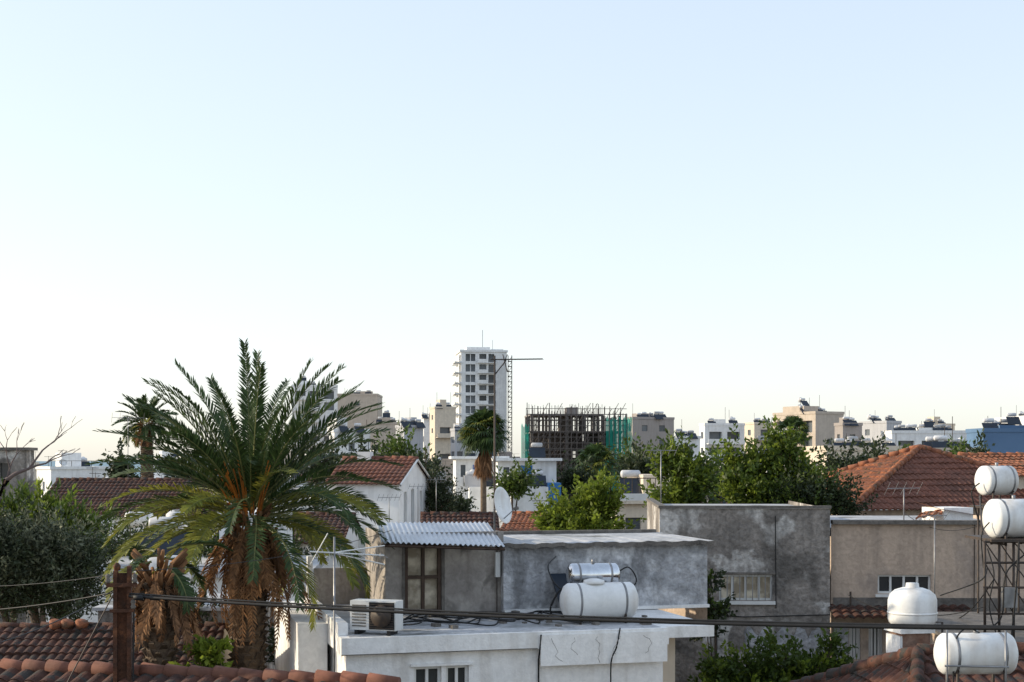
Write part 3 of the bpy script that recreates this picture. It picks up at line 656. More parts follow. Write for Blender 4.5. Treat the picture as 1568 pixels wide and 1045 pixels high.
# ------------------------------------------------------------------ main white house with roof rooms
T = Thing('white_concrete_house'); RZ = 8.02; fr = Frame((-2.8, 24), 15); A = fr.A; L = 5.6
wf = A(1015); wall = T('walls', 'white'); gl = T('windows', 'glassn'); ff = T('window_frames', 'frame')
zt = Z(1022, 24.3)
facade(wall, gl, fr, wf, 0, RZ-.3, [(A(634), A(676), zt-1.2, zt), (A(683), A(718), zt-1.2, zt)], .14, ff, 1)
facade(wall, gl, fr.left(L), L, 0, RZ-.3, [], .14)
T('side_wing', 'cream').box(fr, wf+.004, A(1062), .9, L+2.5, 0, RZ-.31)
T('rear_body', 'white').box(fr, 1.5, wf, .15, 8.5, 0, RZ-.32)
T('roof_slab', 'white').box(fr, -.1, wf+.06, -.14, L, RZ-.30, RZ-.01); T('side_slab', 'white').box(fr, wf+.064, A(1097), .1, L, RZ-.22, RZ-.015)
T('roof_screed', 'membrane').box(fr, .05, wf-.05, -.02, L-.05, RZ-.02, RZ+.0)
T('roof_slab', 'white').box(fr, 1.6, wf, L+.003, 8.5, RZ-.3, RZ-.02)
T('west_parapet', 'white').box(fr, -.1, .07, .25, L, RZ-.006, RZ+.2)
T('west_annexe', 'white').box(fr, -.62, -.104, 1.6, L+.3, 0, RZ+.05)
T('corner_post', 'white').box(fr, A(470, L), A(478, L), L-.1, L+.05, RZ, RZ+1.0)
T('back_parapet', 'roomwall').box(fr, A(480, L), A(590, L), L-.15, L-.02, RZ, RZ+.75)
T('plaster_panel', 'white').box(fr, A(824), wf+.02, -.17, -.143, RZ-.6, RZ-.06)
T('wall_seam', 'rubber').tube([fr(A(824), -.19, RZ-.05), fr(A(823), -.16, RZ-.3), fr(A(824), -.03, RZ-.5), fr(A(824), -.03, RZ-2)], .016)
T('window_sills', 'white').box(fr, A(628), A(724), -.08, -.004, zt-1.28, zt-1.2); T('window_lintel', 'white').box(fr, A(628), A(724), -.05, -.004, zt+.01, zt+.05)
T('drip_edge', 'coping').box(fr, -.1, A(820), -.143, -.1405, RZ-.30, RZ-.285)
R.seed(5)
for k in range(5):
    a = A(840+k*35); z = RZ-.12; pts = []
    for i in range(7): pts.append(fr(a, -.1705, z)); a += R.uniform(-.06, .08); z -= R.uniform(.03, .09)
    T('cracks', 'coping').tube(pts, .0035, 4)
# roof room
b0 = 3.2; rw = T('roof_room', 'roomwall'); a0 = A(590, b0); a1 = A(771, b0); rt = 9.6
f2 = Frame(fr(a0, b0, 0), U=fr.U, V=fr.V); wx0 = A(620, b0)-a0; wx1 = A(676, b0)-a0
facade(rw, T('door_glass', 'curtain'), f2, a1-a0, RZ, rt, [(wx0, wx1, RZ+.02, Z(832, 27.6))], .12)
bf = T('door_frame', 'brownframe'); z1 = Z(832, 27.6)
for u in (wx0, (wx0+wx1)/2-.03, wx1-.07): bf.box(f2, u, u+.06, .0, .1, RZ+.02, z1)
for z in (RZ+.02, RZ+.68, z1-.07): bf.box(f2, wx0+.06, wx1-.07, .01, .09, z, z+.06)
T('door_surround', 'coping').box(f2, wx0-.06, wx0-.003, -.02, .01, RZ, z1+.05); T('door_surround', 'coping').box(f2, wx1+.003, wx1+.06, -.02, .01, RZ, z1+.05)
facade(rw, T('door_glass', 'curtain'), Frame(fr(a0, L, 0), U=-fr.V, V=fr.U), L-b0, RZ, rt, [], .1)
T('room_roof', 'roomwall').box(fr, a0+.02, a1, b0+.05, L, rt-.12, rt-.01)
T('wall_lamp', 'frame').box(fr, A(757, b0), A(764, b0), b0-.1, b0-.004, Z(884, 27.9), Z(846, 27.9)); T('wall_conduit', 'darksteel').tube([fr(A(760, b0), b0-.05, rt), fr(A(760, b0), b0-.05, RZ)], .012)
# rough concrete block
b1 = 3.0; cx0 = A(771, b1); cx1 = A(1083, b1); ch = Z(834, 28.4)
cm = T('concrete_room', 'concrete')
facade(cm, gl, Frame(fr(cx0, b1, 0), U=fr.U, V=fr.V), cx1-cx0, RZ-.015, ch, [], .1)
facade(cm, gl, Frame(fr(cx0, b1+3, 0), U=-fr.V, V=fr.U), 3, RZ-.015, ch, [], .1)
facade(T('east_wall', 'tanwall'), gl, Frame(fr(cx1, b1, 0), U=fr.V, V=-fr.U), 3, RZ-.6, ch, [], .1)
V = []; n = 40   # uneven hand-cast roof slab lip
for i in range(n+1):
    a = cx0-.05+(cx1-cx0+.13)*i/n; j = .02*math.sin(i*1.9)+.015*math.sin(i*.7+1)
    V += [fr(a, b1-.14-j, ch-.03+j), fr(a, b1-.15-j, ch+.055+j*.6), fr(a, b1+3, ch+.07)]
T('concrete_coping', 'coping').add(V, [[3*i, 3*i+3, 3*i+4, 3*i+1] for i in range(n)])
T('concrete_roof', 'membrane').add(V, [[3*i+1, 3*i+4, 3*i+5, 3*i+2] for i in range(n)])
T('concrete_coping', 'coping').box(fr, cx0-.3, cx1, b1+2.9, b1+3.05, ch+.073, ch+.14)
T('base_render', 'white').box(fr, cx0, cx1, b1-.12, b1-.004, RZ-.0, RZ+.06)
# awning
aw = T('corrugated_awning', 'zinc'); n = 150; p0 = fr(A(576, b0+1.2), b0+1.2, Z(800, 28.7)); p1 = fr(A(752, b0+.9), b0+1.2, Z(801, 28.9)); q0 = fr(A(584, 2.0), 2.0, Z(831, 26.1)); q1 = fr(A(773, 2.0), 2.0, Z(836, 26.9))
V = []; Fc = []
for i in range(n+1):
    t = i/n; dz = .018*math.sin(t*2*math.pi*24)
    V += [p0.lerp(p1, t)+Vector((0, 0, dz)), q0.lerp(q1, t)+Vector((0, 0, dz))]
for i in range(n): Fc.append([2*i, 2*i+1, 2*i+3, 2*i+2])
aw.add(V, Fc, True); aw.add([v-Vector((0, 0, .008)) for v in V], Fc, True)
for t in (.05, .35, .65, .95): T('awning_rafters', 'brownframe').tube([p0.lerp(p1, t)-Vector((0, 0, .05)), q0.lerp(q1, t)-Vector((0, 0, .05))], .025, 4)
T('awning_purlin', 'brownframe').tube([q0-Vector((0, -.05, .06)), q1-Vector((0, -.05, .06))], .03, 4)
T.done()

def hose(T, pts, r=.014, nm='hoses'):
    pts = [Vector(p) for p in pts]; out = []
    for i in range(len(pts)-1):
        a = pts[max(i-1, 0)]; b = pts[i]; c = pts[i+1]; e = pts[min(i+2, len(pts)-1)]
        for k in range(8):
            t = k/8; out.append(.5*((2*b)+(c-a)*t+(2*a-5*b+4*c-e)*t*t+(3*b-a-3*c+e)*t**3))
    out.append(pts[-1]); T(nm, 'rubber').tube(out, r, 6)
T = Thing('roof_cables')
for k in range(8):
    pts = [fr(A(600+k*8, 1.2), 1.2+.2*k, RZ+.03)]
    for i in range(9): pts.append(fr(A(600+k*8, 1.2)+(i+1)*.42, 1.2+R.uniform(-.7, .9)+.2*k*.5, RZ+R.uniform(.02, .12)))
    hose(T, pts, .014)
hose(T, [fr(A(945, 0), -.16, RZ+.02), fr(A(938, 0), -.22, RZ-.3), fr(A(930, 0), -.2, RZ-.6), fr(A(934, 0), -.08, RZ-1.4)], .014)
T('floor_debris', 'coping').box(fr, A(985, .3), A(998, .3), .3, .5, RZ, RZ+.1)
for i in range(22):
    a = R.uniform(.5, 6); b = R.uniform(.2, 2.8); s = R.uniform(.03, .12); T('floor_debris', 'coping').box(Frame(fr(a, b, 0), R.uniform(0, 90)), 0, s, 0, s*1.4, RZ, RZ+s*.5)
T.done()
# air conditioner
T = Thing('air_conditioner_unit'); f3 = Frame(fr(.12, .35, 0), -18)
cs = T('casing', 'frame'); cs.box(f3, 0, .84, 0, .34, RZ+.08, RZ+.58)
T('feet', 'rubber').box(f3, .08, .14, .0, .34, RZ, RZ+.08); T('feet', 'rubber').box(f3, .68, .74, .0, .34, RZ, RZ+.08)
T('front_grille', 'rubber').box(f3, .36, .82, -.02, -.003, RZ+.1, RZ+.56)
for i in range(11): T('fins', 'darksteel').box(f3, .37, .81, -.035, -.022, RZ+.12+i*.04, RZ+.13+i*.04)
for i in range(8): T('side_louvres', 'coping').box(f3, .04, .3, -.012, -.003, RZ+.14+i*.05, RZ+.16+i*.05)
T('fan', 'darksteel').lathe(f3(.59, -.04, RZ+.33), f3.V*-1, [(0, .19), (.01, .19)], 20)
T.done()

def htank(name, c, ax, L, r, stand_z, legs=True, bands=2, mt='tank'):
    T = Thing(name); c = Vector(c); ax = Vector(ax).normalized(); o = c-ax*L/2
    T('tank', mt).lathe(o, ax, [(0, r*.05), (.01*L, r*.55), (.05*L, r*.88), (.09*L, r), (.91*L, r), (.95*L, r*.88), (.99*L, r*.55), (L, r*.05)], 32)
    for k in range(bands):
        t = L*(.2+.6*k/max(1, bands-1)); T('bands', 'steel').lathe(o+ax*(t-.02), ax, [(0, r*1.012), (.04, r*1.012)], 32)
    if legs:
        s = Vector((-ax.y, ax.x, 0)).normalized()
        for t in (.2, .8):
            for sg in (-1, 1):
                p = o+ax*L*t+s*sg*r*.7; T('stand', 'darksteel').cyl(Vector((p.x, p.y, stand_z)), Vector((p.x, p.y, c.z-r*.6)), .022, n=6)
            p = o+ax*L*t; T('stand', 'darksteel').tube([p+s*r*.8+Vector((0, 0, -r*.75)), p-s*r*.8+Vector((0, 0, -r*.75))], .02, 5)
            T('stand', 'darksteel').tube([Vector((p.x+s.x*r*.7, p.y+s.y*r*.7, stand_z+.03)), Vector((p.x-s.x*r*.7, p.y-s.y*r*.7, stand_z+.03))], .02, 5)
    T('inlet', 'steel').cyl(c+Vector((0, 0, r*.95)), c+Vector((0, 0, r+.07)), .035, n=8)
    return T
bt = .9; a = (A(860, bt)+A(974, bt))/2; LT = A(974, bt)-A(860, bt)
T = htank('water_tank', fr(a, bt, RZ+.40), fr.U, LT, .335, RZ+.0); hose(T, [fr(a-.5, bt+.2, RZ+.5), fr(a-.75, bt+.3, RZ+.7), fr(a-.8, bt+.6, RZ+1.0), fr(a-.5, bt+1.1, RZ+1.15)])
T('cap', 'tank').lathe(fr(a-.1, bt, RZ+.72), (0, 0, 1), [(0, .2), (.06, .19), (.09, .08)], 16)
T.done()
bs = 1.9; a = (A(868, bs)+A(948, bs))/2; LS = A(948, bs)-A(868, bs)
zc = Z(880, fr(a, bs, 0).y)
T = htank('solar_water_heater', fr(a, bs, zc), fr.U, LS, .22, RZ, bands=2, mt='chrome'); 
T('lower_drum', 'chrome').lathe(fr(a-LS*.4, bs+.05, zc-.3), fr.U, [(0, .05), (.03, .1), (LS*.78, .1), (LS*.8, .05)], 16)
v = [fr(a-.55, bs+.2, RZ+.1), fr(a+.55, bs+.2, RZ+.1), fr(a+.55, bs+1.0, RZ+.75), fr(a-.55, bs+1.0, RZ+.75)]
T('collector_panel', 'panel').add(v+[p-Vector((0, 0, .06)) for p in v], [[0,1,2,3],[7,6,5,4],[0,1,5,4],[1,2,6,5],[2,3,7,6],[3,0,4,7]])
hose(T, [fr(a+LS/2, bs, zc+.05), fr(a+LS/2+.2, bs, zc+.12), fr(a+LS/2+.35, bs, zc-.15), fr(a+LS/2+.1, bs, zc-.45), fr(a+LS/2+.1, bs, RZ+.05)])
hose(T, [fr(a-LS/2+.1, bs, zc-.2), fr(a-LS/2-.15, bs, zc-.3), fr(a-LS/2-.32, bs, zc-.6), fr(a-LS/2-.3, bs, RZ+.05)], .02)
T.done()
T = Thing('tv_antenna_mast'); mx = P(757.5, 545, 28.6); st = T('mast', 'darksteel'); st.cyl((mx.x, mx.y, RZ), mx, .024, .018, 8)
bt_ = P(831, 550, 28.6); b_ = P(752, 551, 28.6); T('boom', 'darksteel').tube([b_, bt_], .013, 5)
for i in range(14):
    p = b_.lerp(bt_, i/13); T('elements', 'darksteel').tube([p-Vector((.02, .16, 0)), p+Vector((.02, .16, 0))], .005, 4)
T('brace', 'darksteel').tube([P(757, 575, 28.6), P(775, 552, 28.6)], .011, 4)
T('reflector', 'darksteel').tube([P(770, 543, 28.6), P(777, 570, 28.6)], .01, 4); T('reflector', 'darksteel').tube([P(777, 543, 28.6), P(770, 560, 28.6)], .008, 4)
T('guy_wires', 'darksteel').tube([P(757, 640, 28.6), Vector((mx.x+1.2, mx.y+1.5, 9.5))], .004, 4)
T.done()
T = Thing('satellite_dish'); c = P(765, 775, 28.4); nrm = Vector((.88, -.42, .2)).normalized(); ds = T('dish', 'tank')
ds.lathe(c, nrm, [(0, .01), (.005, .12), (.025, .22), (.06, .31), (.085, .37), (.08, .375), (.0, .2), (-.012, .02)], 28)
T('arm', 'steel').tube([c-Vector((0, 0, .33)), c+nrm*.35-Vector((0, 0, .12))], .012, 5); T('lnb', 'coping').lathe(c+nrm*.32-Vector((0, 0, .12)), nrm, [(0, .03), (.1, .035)], 10)
T('bracket', 'steel').tube([c, c-nrm*.12-Vector((0, 0, .05)), c-nrm*.12-Vector((0, 0, .8))], .02, 6); T.done()
T = Thing('yagi_antenna'); c = P(512, 850, 23.6); T('mast', 'steel').cyl((c.x, c.y, 6.5), c+Vector((0, 0, .3)), .018, n=6)
e1 = P(474, 845, 23.4); e2 = P(588, 851, 24.0); T('boom', 'frame').tube([e1, e2], .014, 5)
for i in range(12):
    p = e1.lerp(e2, i/11); h = .24-.012*i; T('elements', 'steel').tube([p-Vector((-.08, h*.9, h*.35)), p+Vector((-.08, h*.9, h*.35))], .007, 4)
for sg in (-1, 1): T('reflector', 'frame').tube([e1.lerp(e2, .3), e2+Vector((0, .1, sg*.16))], .012, 4)
T('reflector', 'steel').tube([e1+Vector((0.02, 0, -.2)), e1+Vector((.3, 0, .3))], .009, 4); T.done()

# ------------------------------------------------------------------ right side: tanks, tower, chimney, tiled house
T = Thing('tiled_roof_house'); f4 = Frame((X(1378, 21), 21), 4); w4 = f4.A(1720); hz = Z(1050, 21)-.6
tile_slope(T('roof', 'tile'), f4(-.2, -1.2, hz-.3), f4(w4, -1.2, hz-.3), f4(w4, 2.0, hz+.78), f4(1.0, 2.0, hz+.78))
tile_slope(T('roof', 'tile'), f4(w4, 5.2, hz-.3), f4(-.2, 5.2, hz-.3), f4(1.0, 2.0, hz+.78), f4(w4, 2.0, hz+.78))
tile_slope(T('roof', 'tile'), f4(-.2, 5.2, hz-.3), f4(-.2, -1.2, hz-.3), f4(1.0, 2.0, hz+.78), f4(1.0, 2.0, hz+.78))
ridge(T('ridge_tiles', 'tile'), f4(1.0, 2., hz+.85), f4(w4, 2., hz+.85)); ridge(T('ridge_tiles', 'tile'), f4(-.2, -1.2, hz-.24), f4(1.0, 2., hz+.84)); ridge(T('ridge_tiles', 'tile'), f4(-.2, 5.2, hz-.24), f4(1.0, 2., hz+.84))
facade(T('walls', 'cream'), T('windows', 'glassn'), f4.left(4.6), 4.6, 0, hz-.28, [], .1); facade(T('walls', 'cream'), T('windows', 'glassn'), Frame(f4(0, -.9, 0), U=f4.U, V=f4.V), w4, 0, hz-.25, wingrid(w4, 0, hz-.25), .1)
T.done()
T = htank('water_tank', P(1494, 1001, 20), (1, .06, 0), 122/F*20, .29, Z(1075, 20), bands=2)
for px in (1450, 1540):
    p = P(px, 965, 19.65); T('outer_frame', 'steel').cyl((p.x, p.y, Z(1080, 20)), p, .015, n=6)
T('outer_frame', 'steel').tube([P(1447, 1020, 19.65), P(1545, 1022, 19.65)], .015); hose(T, [P(1500, 970, 20), P(1480, 962, 19.9), P(1462, 985, 19.8), P(1460, 1045, 19.8)], .012); T.done()
def vtank(name, px, py0, py1, d, r):
    T = Thing(name); z0 = Z(py1, d); z1 = Z(py0, d); h = z1-z0; x = X(px, d)
    T('tank', 'tank').lathe((x, d, z0), (0, 0, 1), [(0, r*.55), (h*.03, r*.8), (h*.1, r*.95), (h*.18, r), (h*.62, r), (h*.74, r*.93), (h*.84, r*.72), (h*.89, r*.45), (h*.9, r*.28), (h, r*.26)], 32)
    T('ribs', 'tank').lathe((x, d, z0+h*.3), (0, 0, 1), [(0, r*1.0), (.02, r*1.03), (.04, r)], 32)
    T('outlet', 'darksteel').tube([(x+r*.7, d-.2, z0+.1), (x+r*1.1, d-.2, z0+.1), (x+r*1.1, d-.2, z0-.8)], .018)
    return T
T = vtank('water_tank', 1397, 893, 960, 24, .405); T.done()
T = Thing('brick_chimney'); f5 = Frame((X(1376, 24), 23.75), 12); T('stack', 'brick').box(f5, 0, .5, 0, .5, 5, Z(968, 24)); T('cap', 'white').box(f5, -.06, .56, -.06, .56, Z(968, 24)+.003, Z(960, 24)-.003)
T('sunlit_side_strip', 'white').box(f5, -.05, -.003, 0, .5, 5, Z(972, 24)); T.done()  # white strip paints the sunlit left side of the brick stack
T = htank('water_tank', P(1526, 736, 30), (1, .3, 0), .78, .31, Z(775, 30)); hose(T, [P(1500, 740, 29.8), P(1488, 752, 29.8), P(1492, 775, 29.8), P(1500, 800, 29.8)], .015); T.done()
T = htank('water_tank', P(1552, 794, 26), (1, .2, 0), 1.0, .355, Z(835, 26)); hose(T, [P(1515, 800, 25.8), P(1503, 820, 25.8), P(1506, 870, 25.8)], .012); T.done()
T = Thing('steel_tank_tower'); s = T('legs', 'darksteel')
for px in (1508, 1530, 1552, 1580):
    for dd in (25.6, 26.8): p = P(px, 828, dd); s.cyl((p.x, p.y, Z(990, dd)), p, .025, n=6)
for py in (830, 862, 900, 940):
    for dd in (25.6, 26.8): s.tube([P(1506, py, dd), P(1582, py, dd)], .022, 5)
for i, (py0, py1) in enumerate(((830, 862), (862, 900), (900, 940))):
    for px0, px1 in ((1508, 1530), (1530, 1552), (1552, 1580)): s.tube([P(px0, py0, 25.6), P(px1, py1, 25.6)], .012, 4)
T('platform', 'darksteel').box(Frame((X(1504, 26), 25.5), 0), 0, 1.0, 0, 1.5, Z(828, 26), Z(828, 26)+.05)
T('upper_posts', 'darksteel').cyl(P(1505, 828, 27), P(1500, 760, 30), .02, n=5); T('upper_posts', 'darksteel').cyl(P(1545, 828, 27), P(1548, 760, 30), .02, n=5)
T('upper_posts', 'darksteel').box(Frame((X(1496, 30), 29.6), 0), 0, 1.0, 0, .9, Z(778, 30), Z(775, 30)); 
for px in (1498, 1540, 1560):
    p = P(px, 778, 30); T('upper_posts', 'darksteel').cyl((p.x, p.y, 6), p, .025, n=5)
hose(T, [P(1512, 870, 25.5), P(1500, 890, 25.4), P(1440, 912, 27)], .012); hose(T, [P(1568, 850, 25.5), P(1540, 880, 25.4), P(1535, 940, 25.4), P(1520, 960, 25.4)], .014)
hose(T, [P(1512, 840, 25.4), P(1522, 880, 25.3), P(1515, 930, 25.3), P(1530, 985, 25.3)], .012); hose(T, [P(1560, 830, 25.4), P(1556, 900, 25.3), P(1548, 985, 25.3)], .016)
T('meter_box', 'steel').box(Frame((X(1534, 25.5), 25.4), 0), 0, .25, 0, .15, Z(930, 25.5), Z(900, 25.5))
T.done()
T = Thing('roof_terrace_house'); f6 = Frame((X(1490, 25.2), 25.2), 0); T('walls', 'tanwall').box(f6, 0, 4, 0, 5, 0, Z(990, 25.2)); T('roof_slab', 'coping').box(f6, -.15, 4.1, -.15, 5.1, Z(990, 25.2)+.003, Z(984, 25.2)); T.done()
T = Thing('rooftop_dormer'); f7 = Frame((X(1445, 36), 36), 20); w7 = .9; z0 = Z(800, 36); T('walls', 'white').box(f7, 0, w7, 0, .9, z0, Z(778, 36)); T('roof', 'tileor').poly([f7(-.2, -.15, Z(779, 36)), f7(w7+.1, -.15, Z(790, 36)), f7(w7+.1, 1.1, Z(790, 36)), f7(-.2, 1.1, Z(768, 36))])
tile_slope(T('side_tiles', 'tileor'), P(1402, 796, 35.6), P(1444, 788, 35.6), P(1442, 778, 36.6), P(1412, 788, 36.6)); T.done()
def aerial(px, py0, py1, d, el=6, spread=.3):
    T = Thing('tv_aerial'); t = P(px, py0, d); b = P(px, py1, d); T('mast', 'steel').cyl(b, t, .016, n=6)
    q = Vector((1.2*spread, .25, 0)); T('boom', 'steel').tube([t-q, t+q], .01, 4)
    for i in range(el): p = (t-q).lerp(t+q, i/(el-1)); T('elements', 'steel').tube([p-Vector((.05, -.1, spread*.4)), p+Vector((.05, -.1, spread*.4))], .007, 4)
    T.done()
aerial(1431, 790, 962, 33); aerial(1384, 748, 800, 36, 5, .4); aerial(596, 762, 800, 50); aerial(640, 745, 800, 62, 5); aerial(196, 640, 735, 70, 5, .6); aerial(668, 735, 790, 60); aerial(1012, 690, 780, 36, 6, .35)
T = Thing('sagging_wire')
def wire(T, a, b, sag, r, nm='wire', n=24):
    a = Vector(a); b = Vector(b); T(nm, 'rubber').tube([a.lerp(b, i/n)-Vector((0, 0, sag*4*(i/n)*(1-i/n))) for i in range(n+1)], r, 6)
wire(T, P(1384, 785, 36), P(1510, 800, 30), .3, .008); wire(T, P(1425, 940, 33), P(1520, 890, 25.6), .4, .012, 'wire2'); wire(T, P(1300, 912, 33), P(1505, 930, 26), .3, .01, 'wire3'); T.done()

# ------------------------------------------------------------------ left foreground
T = Thing('foreground_tiled_roof'); r0 = P(-260, 1012, 19.6); r1 = P(606, 1048, 17.3)
dv = (r1-r0).normalized(); sp = Vector((dv.y, -dv.x, 0))
r0z = Vector((0, 0, 1))
tile_slope(T('roof', 'tile'), r0+sp*3-r0z*1.3, r1+sp*3-r0z*1.3, r1, r0); tile_slope(T('back_slope', 'tile'), r1-sp*3-r0z*1.3, r0-sp*3-r0z*1.3, r0, r1)
ridge(T('ridge_tiles', 'tilefar'), r0+r0z*.04, r1+r0z*.04, .10, .34)
T('walls', 'cream').add([r0+sp*2.7-r0z*1.4, r1+sp*2.7-r0z*1.4, r1-sp*2.7-r0z*1.4, r0-sp*2.7-r0z*1.4]+[Vector((p.x, p.y, 0)) for p in (r0+sp*2.7, r1+sp*2.7, r1-sp*2.7, r0-sp*2.7)], [[0,1,5,4],[1,2,6,5],[2,3,7,6],[3,0,4,7]])
T('gable', 'cream').poly([r1+sp*2.7-r0z*1.3, r1-sp*2.7-r0z*1.3, r1-dv*.05-r0z*.05]); T.done()
T = Thing('dark_tiled_house'); f8 = Frame((X(-200, 23.8), 23.8), 1); w8 = f8.A(322); z1 = Z(960, 26.8); z0 = z1-1.1
tile_slope(T('roof', 'tile'), f8(0, 0, z0), f8(w8, 0, z0), f8(w8-.3, 3, z1), f8(0, 3, z1), tw=.16, rl=.28, h=.035); tile_slope(T('roof', 'tile'), f8(w8, 6, z0), f8(0, 6, z0), f8(0, 3, z1), f8(w8-.3, 3, z1))
ridge(T('ridge_tiles', 'tile'), f8(0, 3, z1+.02), f8(w8-.3, 3, z1+.02), .07)
T('walls', 'cream').box(f8, .2, w8-.2, .3, 5.7, 0, z0+.02); T('gable', 'cream').poly([f8(w8-.2, .3, z0), f8(w8-.2, 5.7, z0), f8(w8-.32, 3, z1-.03)])
for px in (84, 102, 124): T('chimney_pots', 'tileor').lathe(P(px, 962, 26.7), (.3, -.2, 1), [(0, .1), (.12, .13), (.15, .1)], 10)
T.done()
T = Thing('rusty_utility_pole'); f9 = Frame((X(173, 18), 18), 10); zt = Z(875, 18); s = T('post', 'rust')
s.box(f9, 0, .05, 0, .18, 0, zt); s.box(f9, .17, .22, 0, .18, 0, zt+.06); s.box(f9, .05, .17, .07, .10, 0, zt-.03)
T('cross_bracket', 'rust').box(f9, -.08, .30, -.04, -.005, zt-.2, zt-.15); T('cross_bracket', 'rust').box(f9, -.04, .26, -.04, -.005, zt-.52, zt-.48)
for a, z in ((-.06, zt-.15), (.27, zt-.15), (.25, zt-.48)): T('insulators', 'coping').lathe(f9(a, -.03, z), (0, 0, 1), [(0, .02), (.03, .035), (.06, .02), (.09, .035), (.12, .015)], 10)
T('cap', 'rust').lathe(f9(.04, .1, zt), (0, 0, 1), [(0, .04), (.06, .05), (.1, .02)], 8)
T('stay', 'darksteel').tube([f9(0, 0, zt-.3), f9(-1.0, -.3, zt-2.3)], .009, 5); T('drop_cable', 'rubber').tube([f9(.26, -.02, zt-.4), f9(.25, -.03, zt-1.2), f9(.28, -.03, zt-2.2)], .012, 5)
T.done()
T = Thing('power_cable'); a = P(198, 913, 18); wire(T, a, P(1800, 964, 13.5), .10, .021, n=60); wire(T, a+Vector((0, .02, .03)), P(1800, 962, 13.52), .09, .012, 'strand', n=60)
wire(T, P(172, 908, 18), P(-200, 935, 22), .12, .010, 'branch'); wire(T, P(172, 880, 18), P(-200, 880, 30), .2, .006, 'branch2'); wire(T, P(190, 875, 18), P(600, 812, 27), .15, .005, 'branch3'); wire(T, P(172, 905, 18), P(-100, 1010, 12), .1, .006, 'branch4')
for px in (205, 230): p = P(px, 915, 17.9); T('joint', 'rubber').cyl(p, p+Vector((.12, 0, -.01)), .035, n=8)
T.done()
T = htank('water_tank', P(246, 876, 31), (1, .1, 0), 92/F*31, .36, Z(930, 31)); T.done()
T = Thing('tank_platform_house'); fp = Frame((X(150, 30), 30), 0); T('walls', 'greywall').box(fp, 0, 3.4, 0, 3, 0, Z(935, 30)); T('roof_slab', 'membrane').box(fp, -.1, 3.5, -.1, 3.1, Z(935, 30)+.003, Z(930, 30)); T.done()
for px, py, d, s in ((130, 808, 60, .9), (158, 806, 62, .6), (213, 796, 60, 1.2)):
    T = htank('water_tank', P(px, py, d), (1, .2, 0), s, .34, Z(py+30, d)); T.done()

# ------------------------------------------------------------------ palms
date_palm('date_palm', (X(366, 26.5), 26.5, 0), P(384, 798, 26.5), .31, 88, 2.9, 5, stalks=26, dead=66, dl=(.35, .8), ll=.32, w=.034, nl=60, extra=((-100, 88, 3.1, .1), (80, 84, 3.0, .15), (165, 62, 3.25, .55), (178, 56, 3.2, .6), (15, 60, 3.2, .5), (5, 68, 3.2, .45), (172, 72, 3.1, .4), (-20, 62, 3.1, .5), (185, 44, 3.2, .7), (-5, 48, 3.2, .7), (170, 30, 3.1, .8), (200, 35, 3.1, .8), (190, 15, 3.0, .9)))
date_palm('date_palm', (X(256, 22.7), 22.7, 0), P(244, 872, 22.7), .24, 7, 1.0, 9, el0=20, el1=-35, dead=56, ll=.24, dl=(.6, 1.2), yl=1)
date_palm('date_palm', (X(232, 95), 95, 0), P(224, 652, 95), .4, 44, 2.0, 4, el0=85, el1=-25, dead=24, ll=.5, droop=(.4, 1.3), w=.07, nl=34, yl=.3)
fan_palm('fan_palm', (X(741, 100), 100, 0), P(740, 664, 100), .2, 60, 1.35, 6, 70)
fan_palm('fan_palm', (X(912, 130), 130, 0), P(912, 712, 130), .25, 36, 1.6, 8, 14)
fan_palm('fan_palm', (X(1213, 120), 120, 0), P(1213, 664, 120), .25, 36, 1.2, 3, 14)

# ------------------------------------------------------------------ trees and bushes
R.seed(77)
def B(px, py, d, rx, rz, ry=None):
    p = P(px, py, d); return (p.x, p.y, p.z, rx/F*d, (ry or rx)/F*d, rz/F*d)
def G(px, d): return (X(px, d), d, 0)
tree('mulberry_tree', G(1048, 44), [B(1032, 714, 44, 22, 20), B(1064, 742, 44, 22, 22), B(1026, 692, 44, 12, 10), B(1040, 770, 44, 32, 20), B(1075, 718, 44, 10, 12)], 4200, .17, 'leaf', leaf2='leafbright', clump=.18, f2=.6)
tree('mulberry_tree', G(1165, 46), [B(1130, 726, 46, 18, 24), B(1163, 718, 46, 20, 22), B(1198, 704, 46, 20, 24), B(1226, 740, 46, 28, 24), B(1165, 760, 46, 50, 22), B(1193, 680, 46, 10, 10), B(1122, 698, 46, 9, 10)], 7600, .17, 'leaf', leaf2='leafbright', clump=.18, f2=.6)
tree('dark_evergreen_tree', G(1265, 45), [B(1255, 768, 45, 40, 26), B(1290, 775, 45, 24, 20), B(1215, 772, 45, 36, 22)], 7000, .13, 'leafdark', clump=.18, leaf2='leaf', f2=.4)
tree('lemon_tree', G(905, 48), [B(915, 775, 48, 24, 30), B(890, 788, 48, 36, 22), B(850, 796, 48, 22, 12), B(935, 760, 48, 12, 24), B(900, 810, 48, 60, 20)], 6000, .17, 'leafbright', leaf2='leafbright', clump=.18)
tree('cypress_tree', G(672, 66), [B(668, 780, 66, 20, 45), B(680, 770, 66, 18, 38), B(664, 745, 66, 9, 25)], 6500, .14, 'leafdark', clump=.15, aspect=.4)
T = Thing('norfolk_pine'); c = P(652, 718, 150); T('trunk', 'bark').cyl((c.x, c.y, 0), P(652, 682, 150), .18, .03)
for k in range(9):
    z = Z(688+6*k, 150); r = .3+.17*k
    for j in range(9):
        a = j*.7+k; e = Vector((math.cos(a)*r, math.sin(a)*r, .12*r)); s = Vector((-e.y, e.x, 0))*.16; o = Vector((c.x, c.y, z)); T('boughs', 'leafdark').add([o, o+e*.6+s, o+e, o+e*.6-s], [[0,1,2,3]])
T.done()
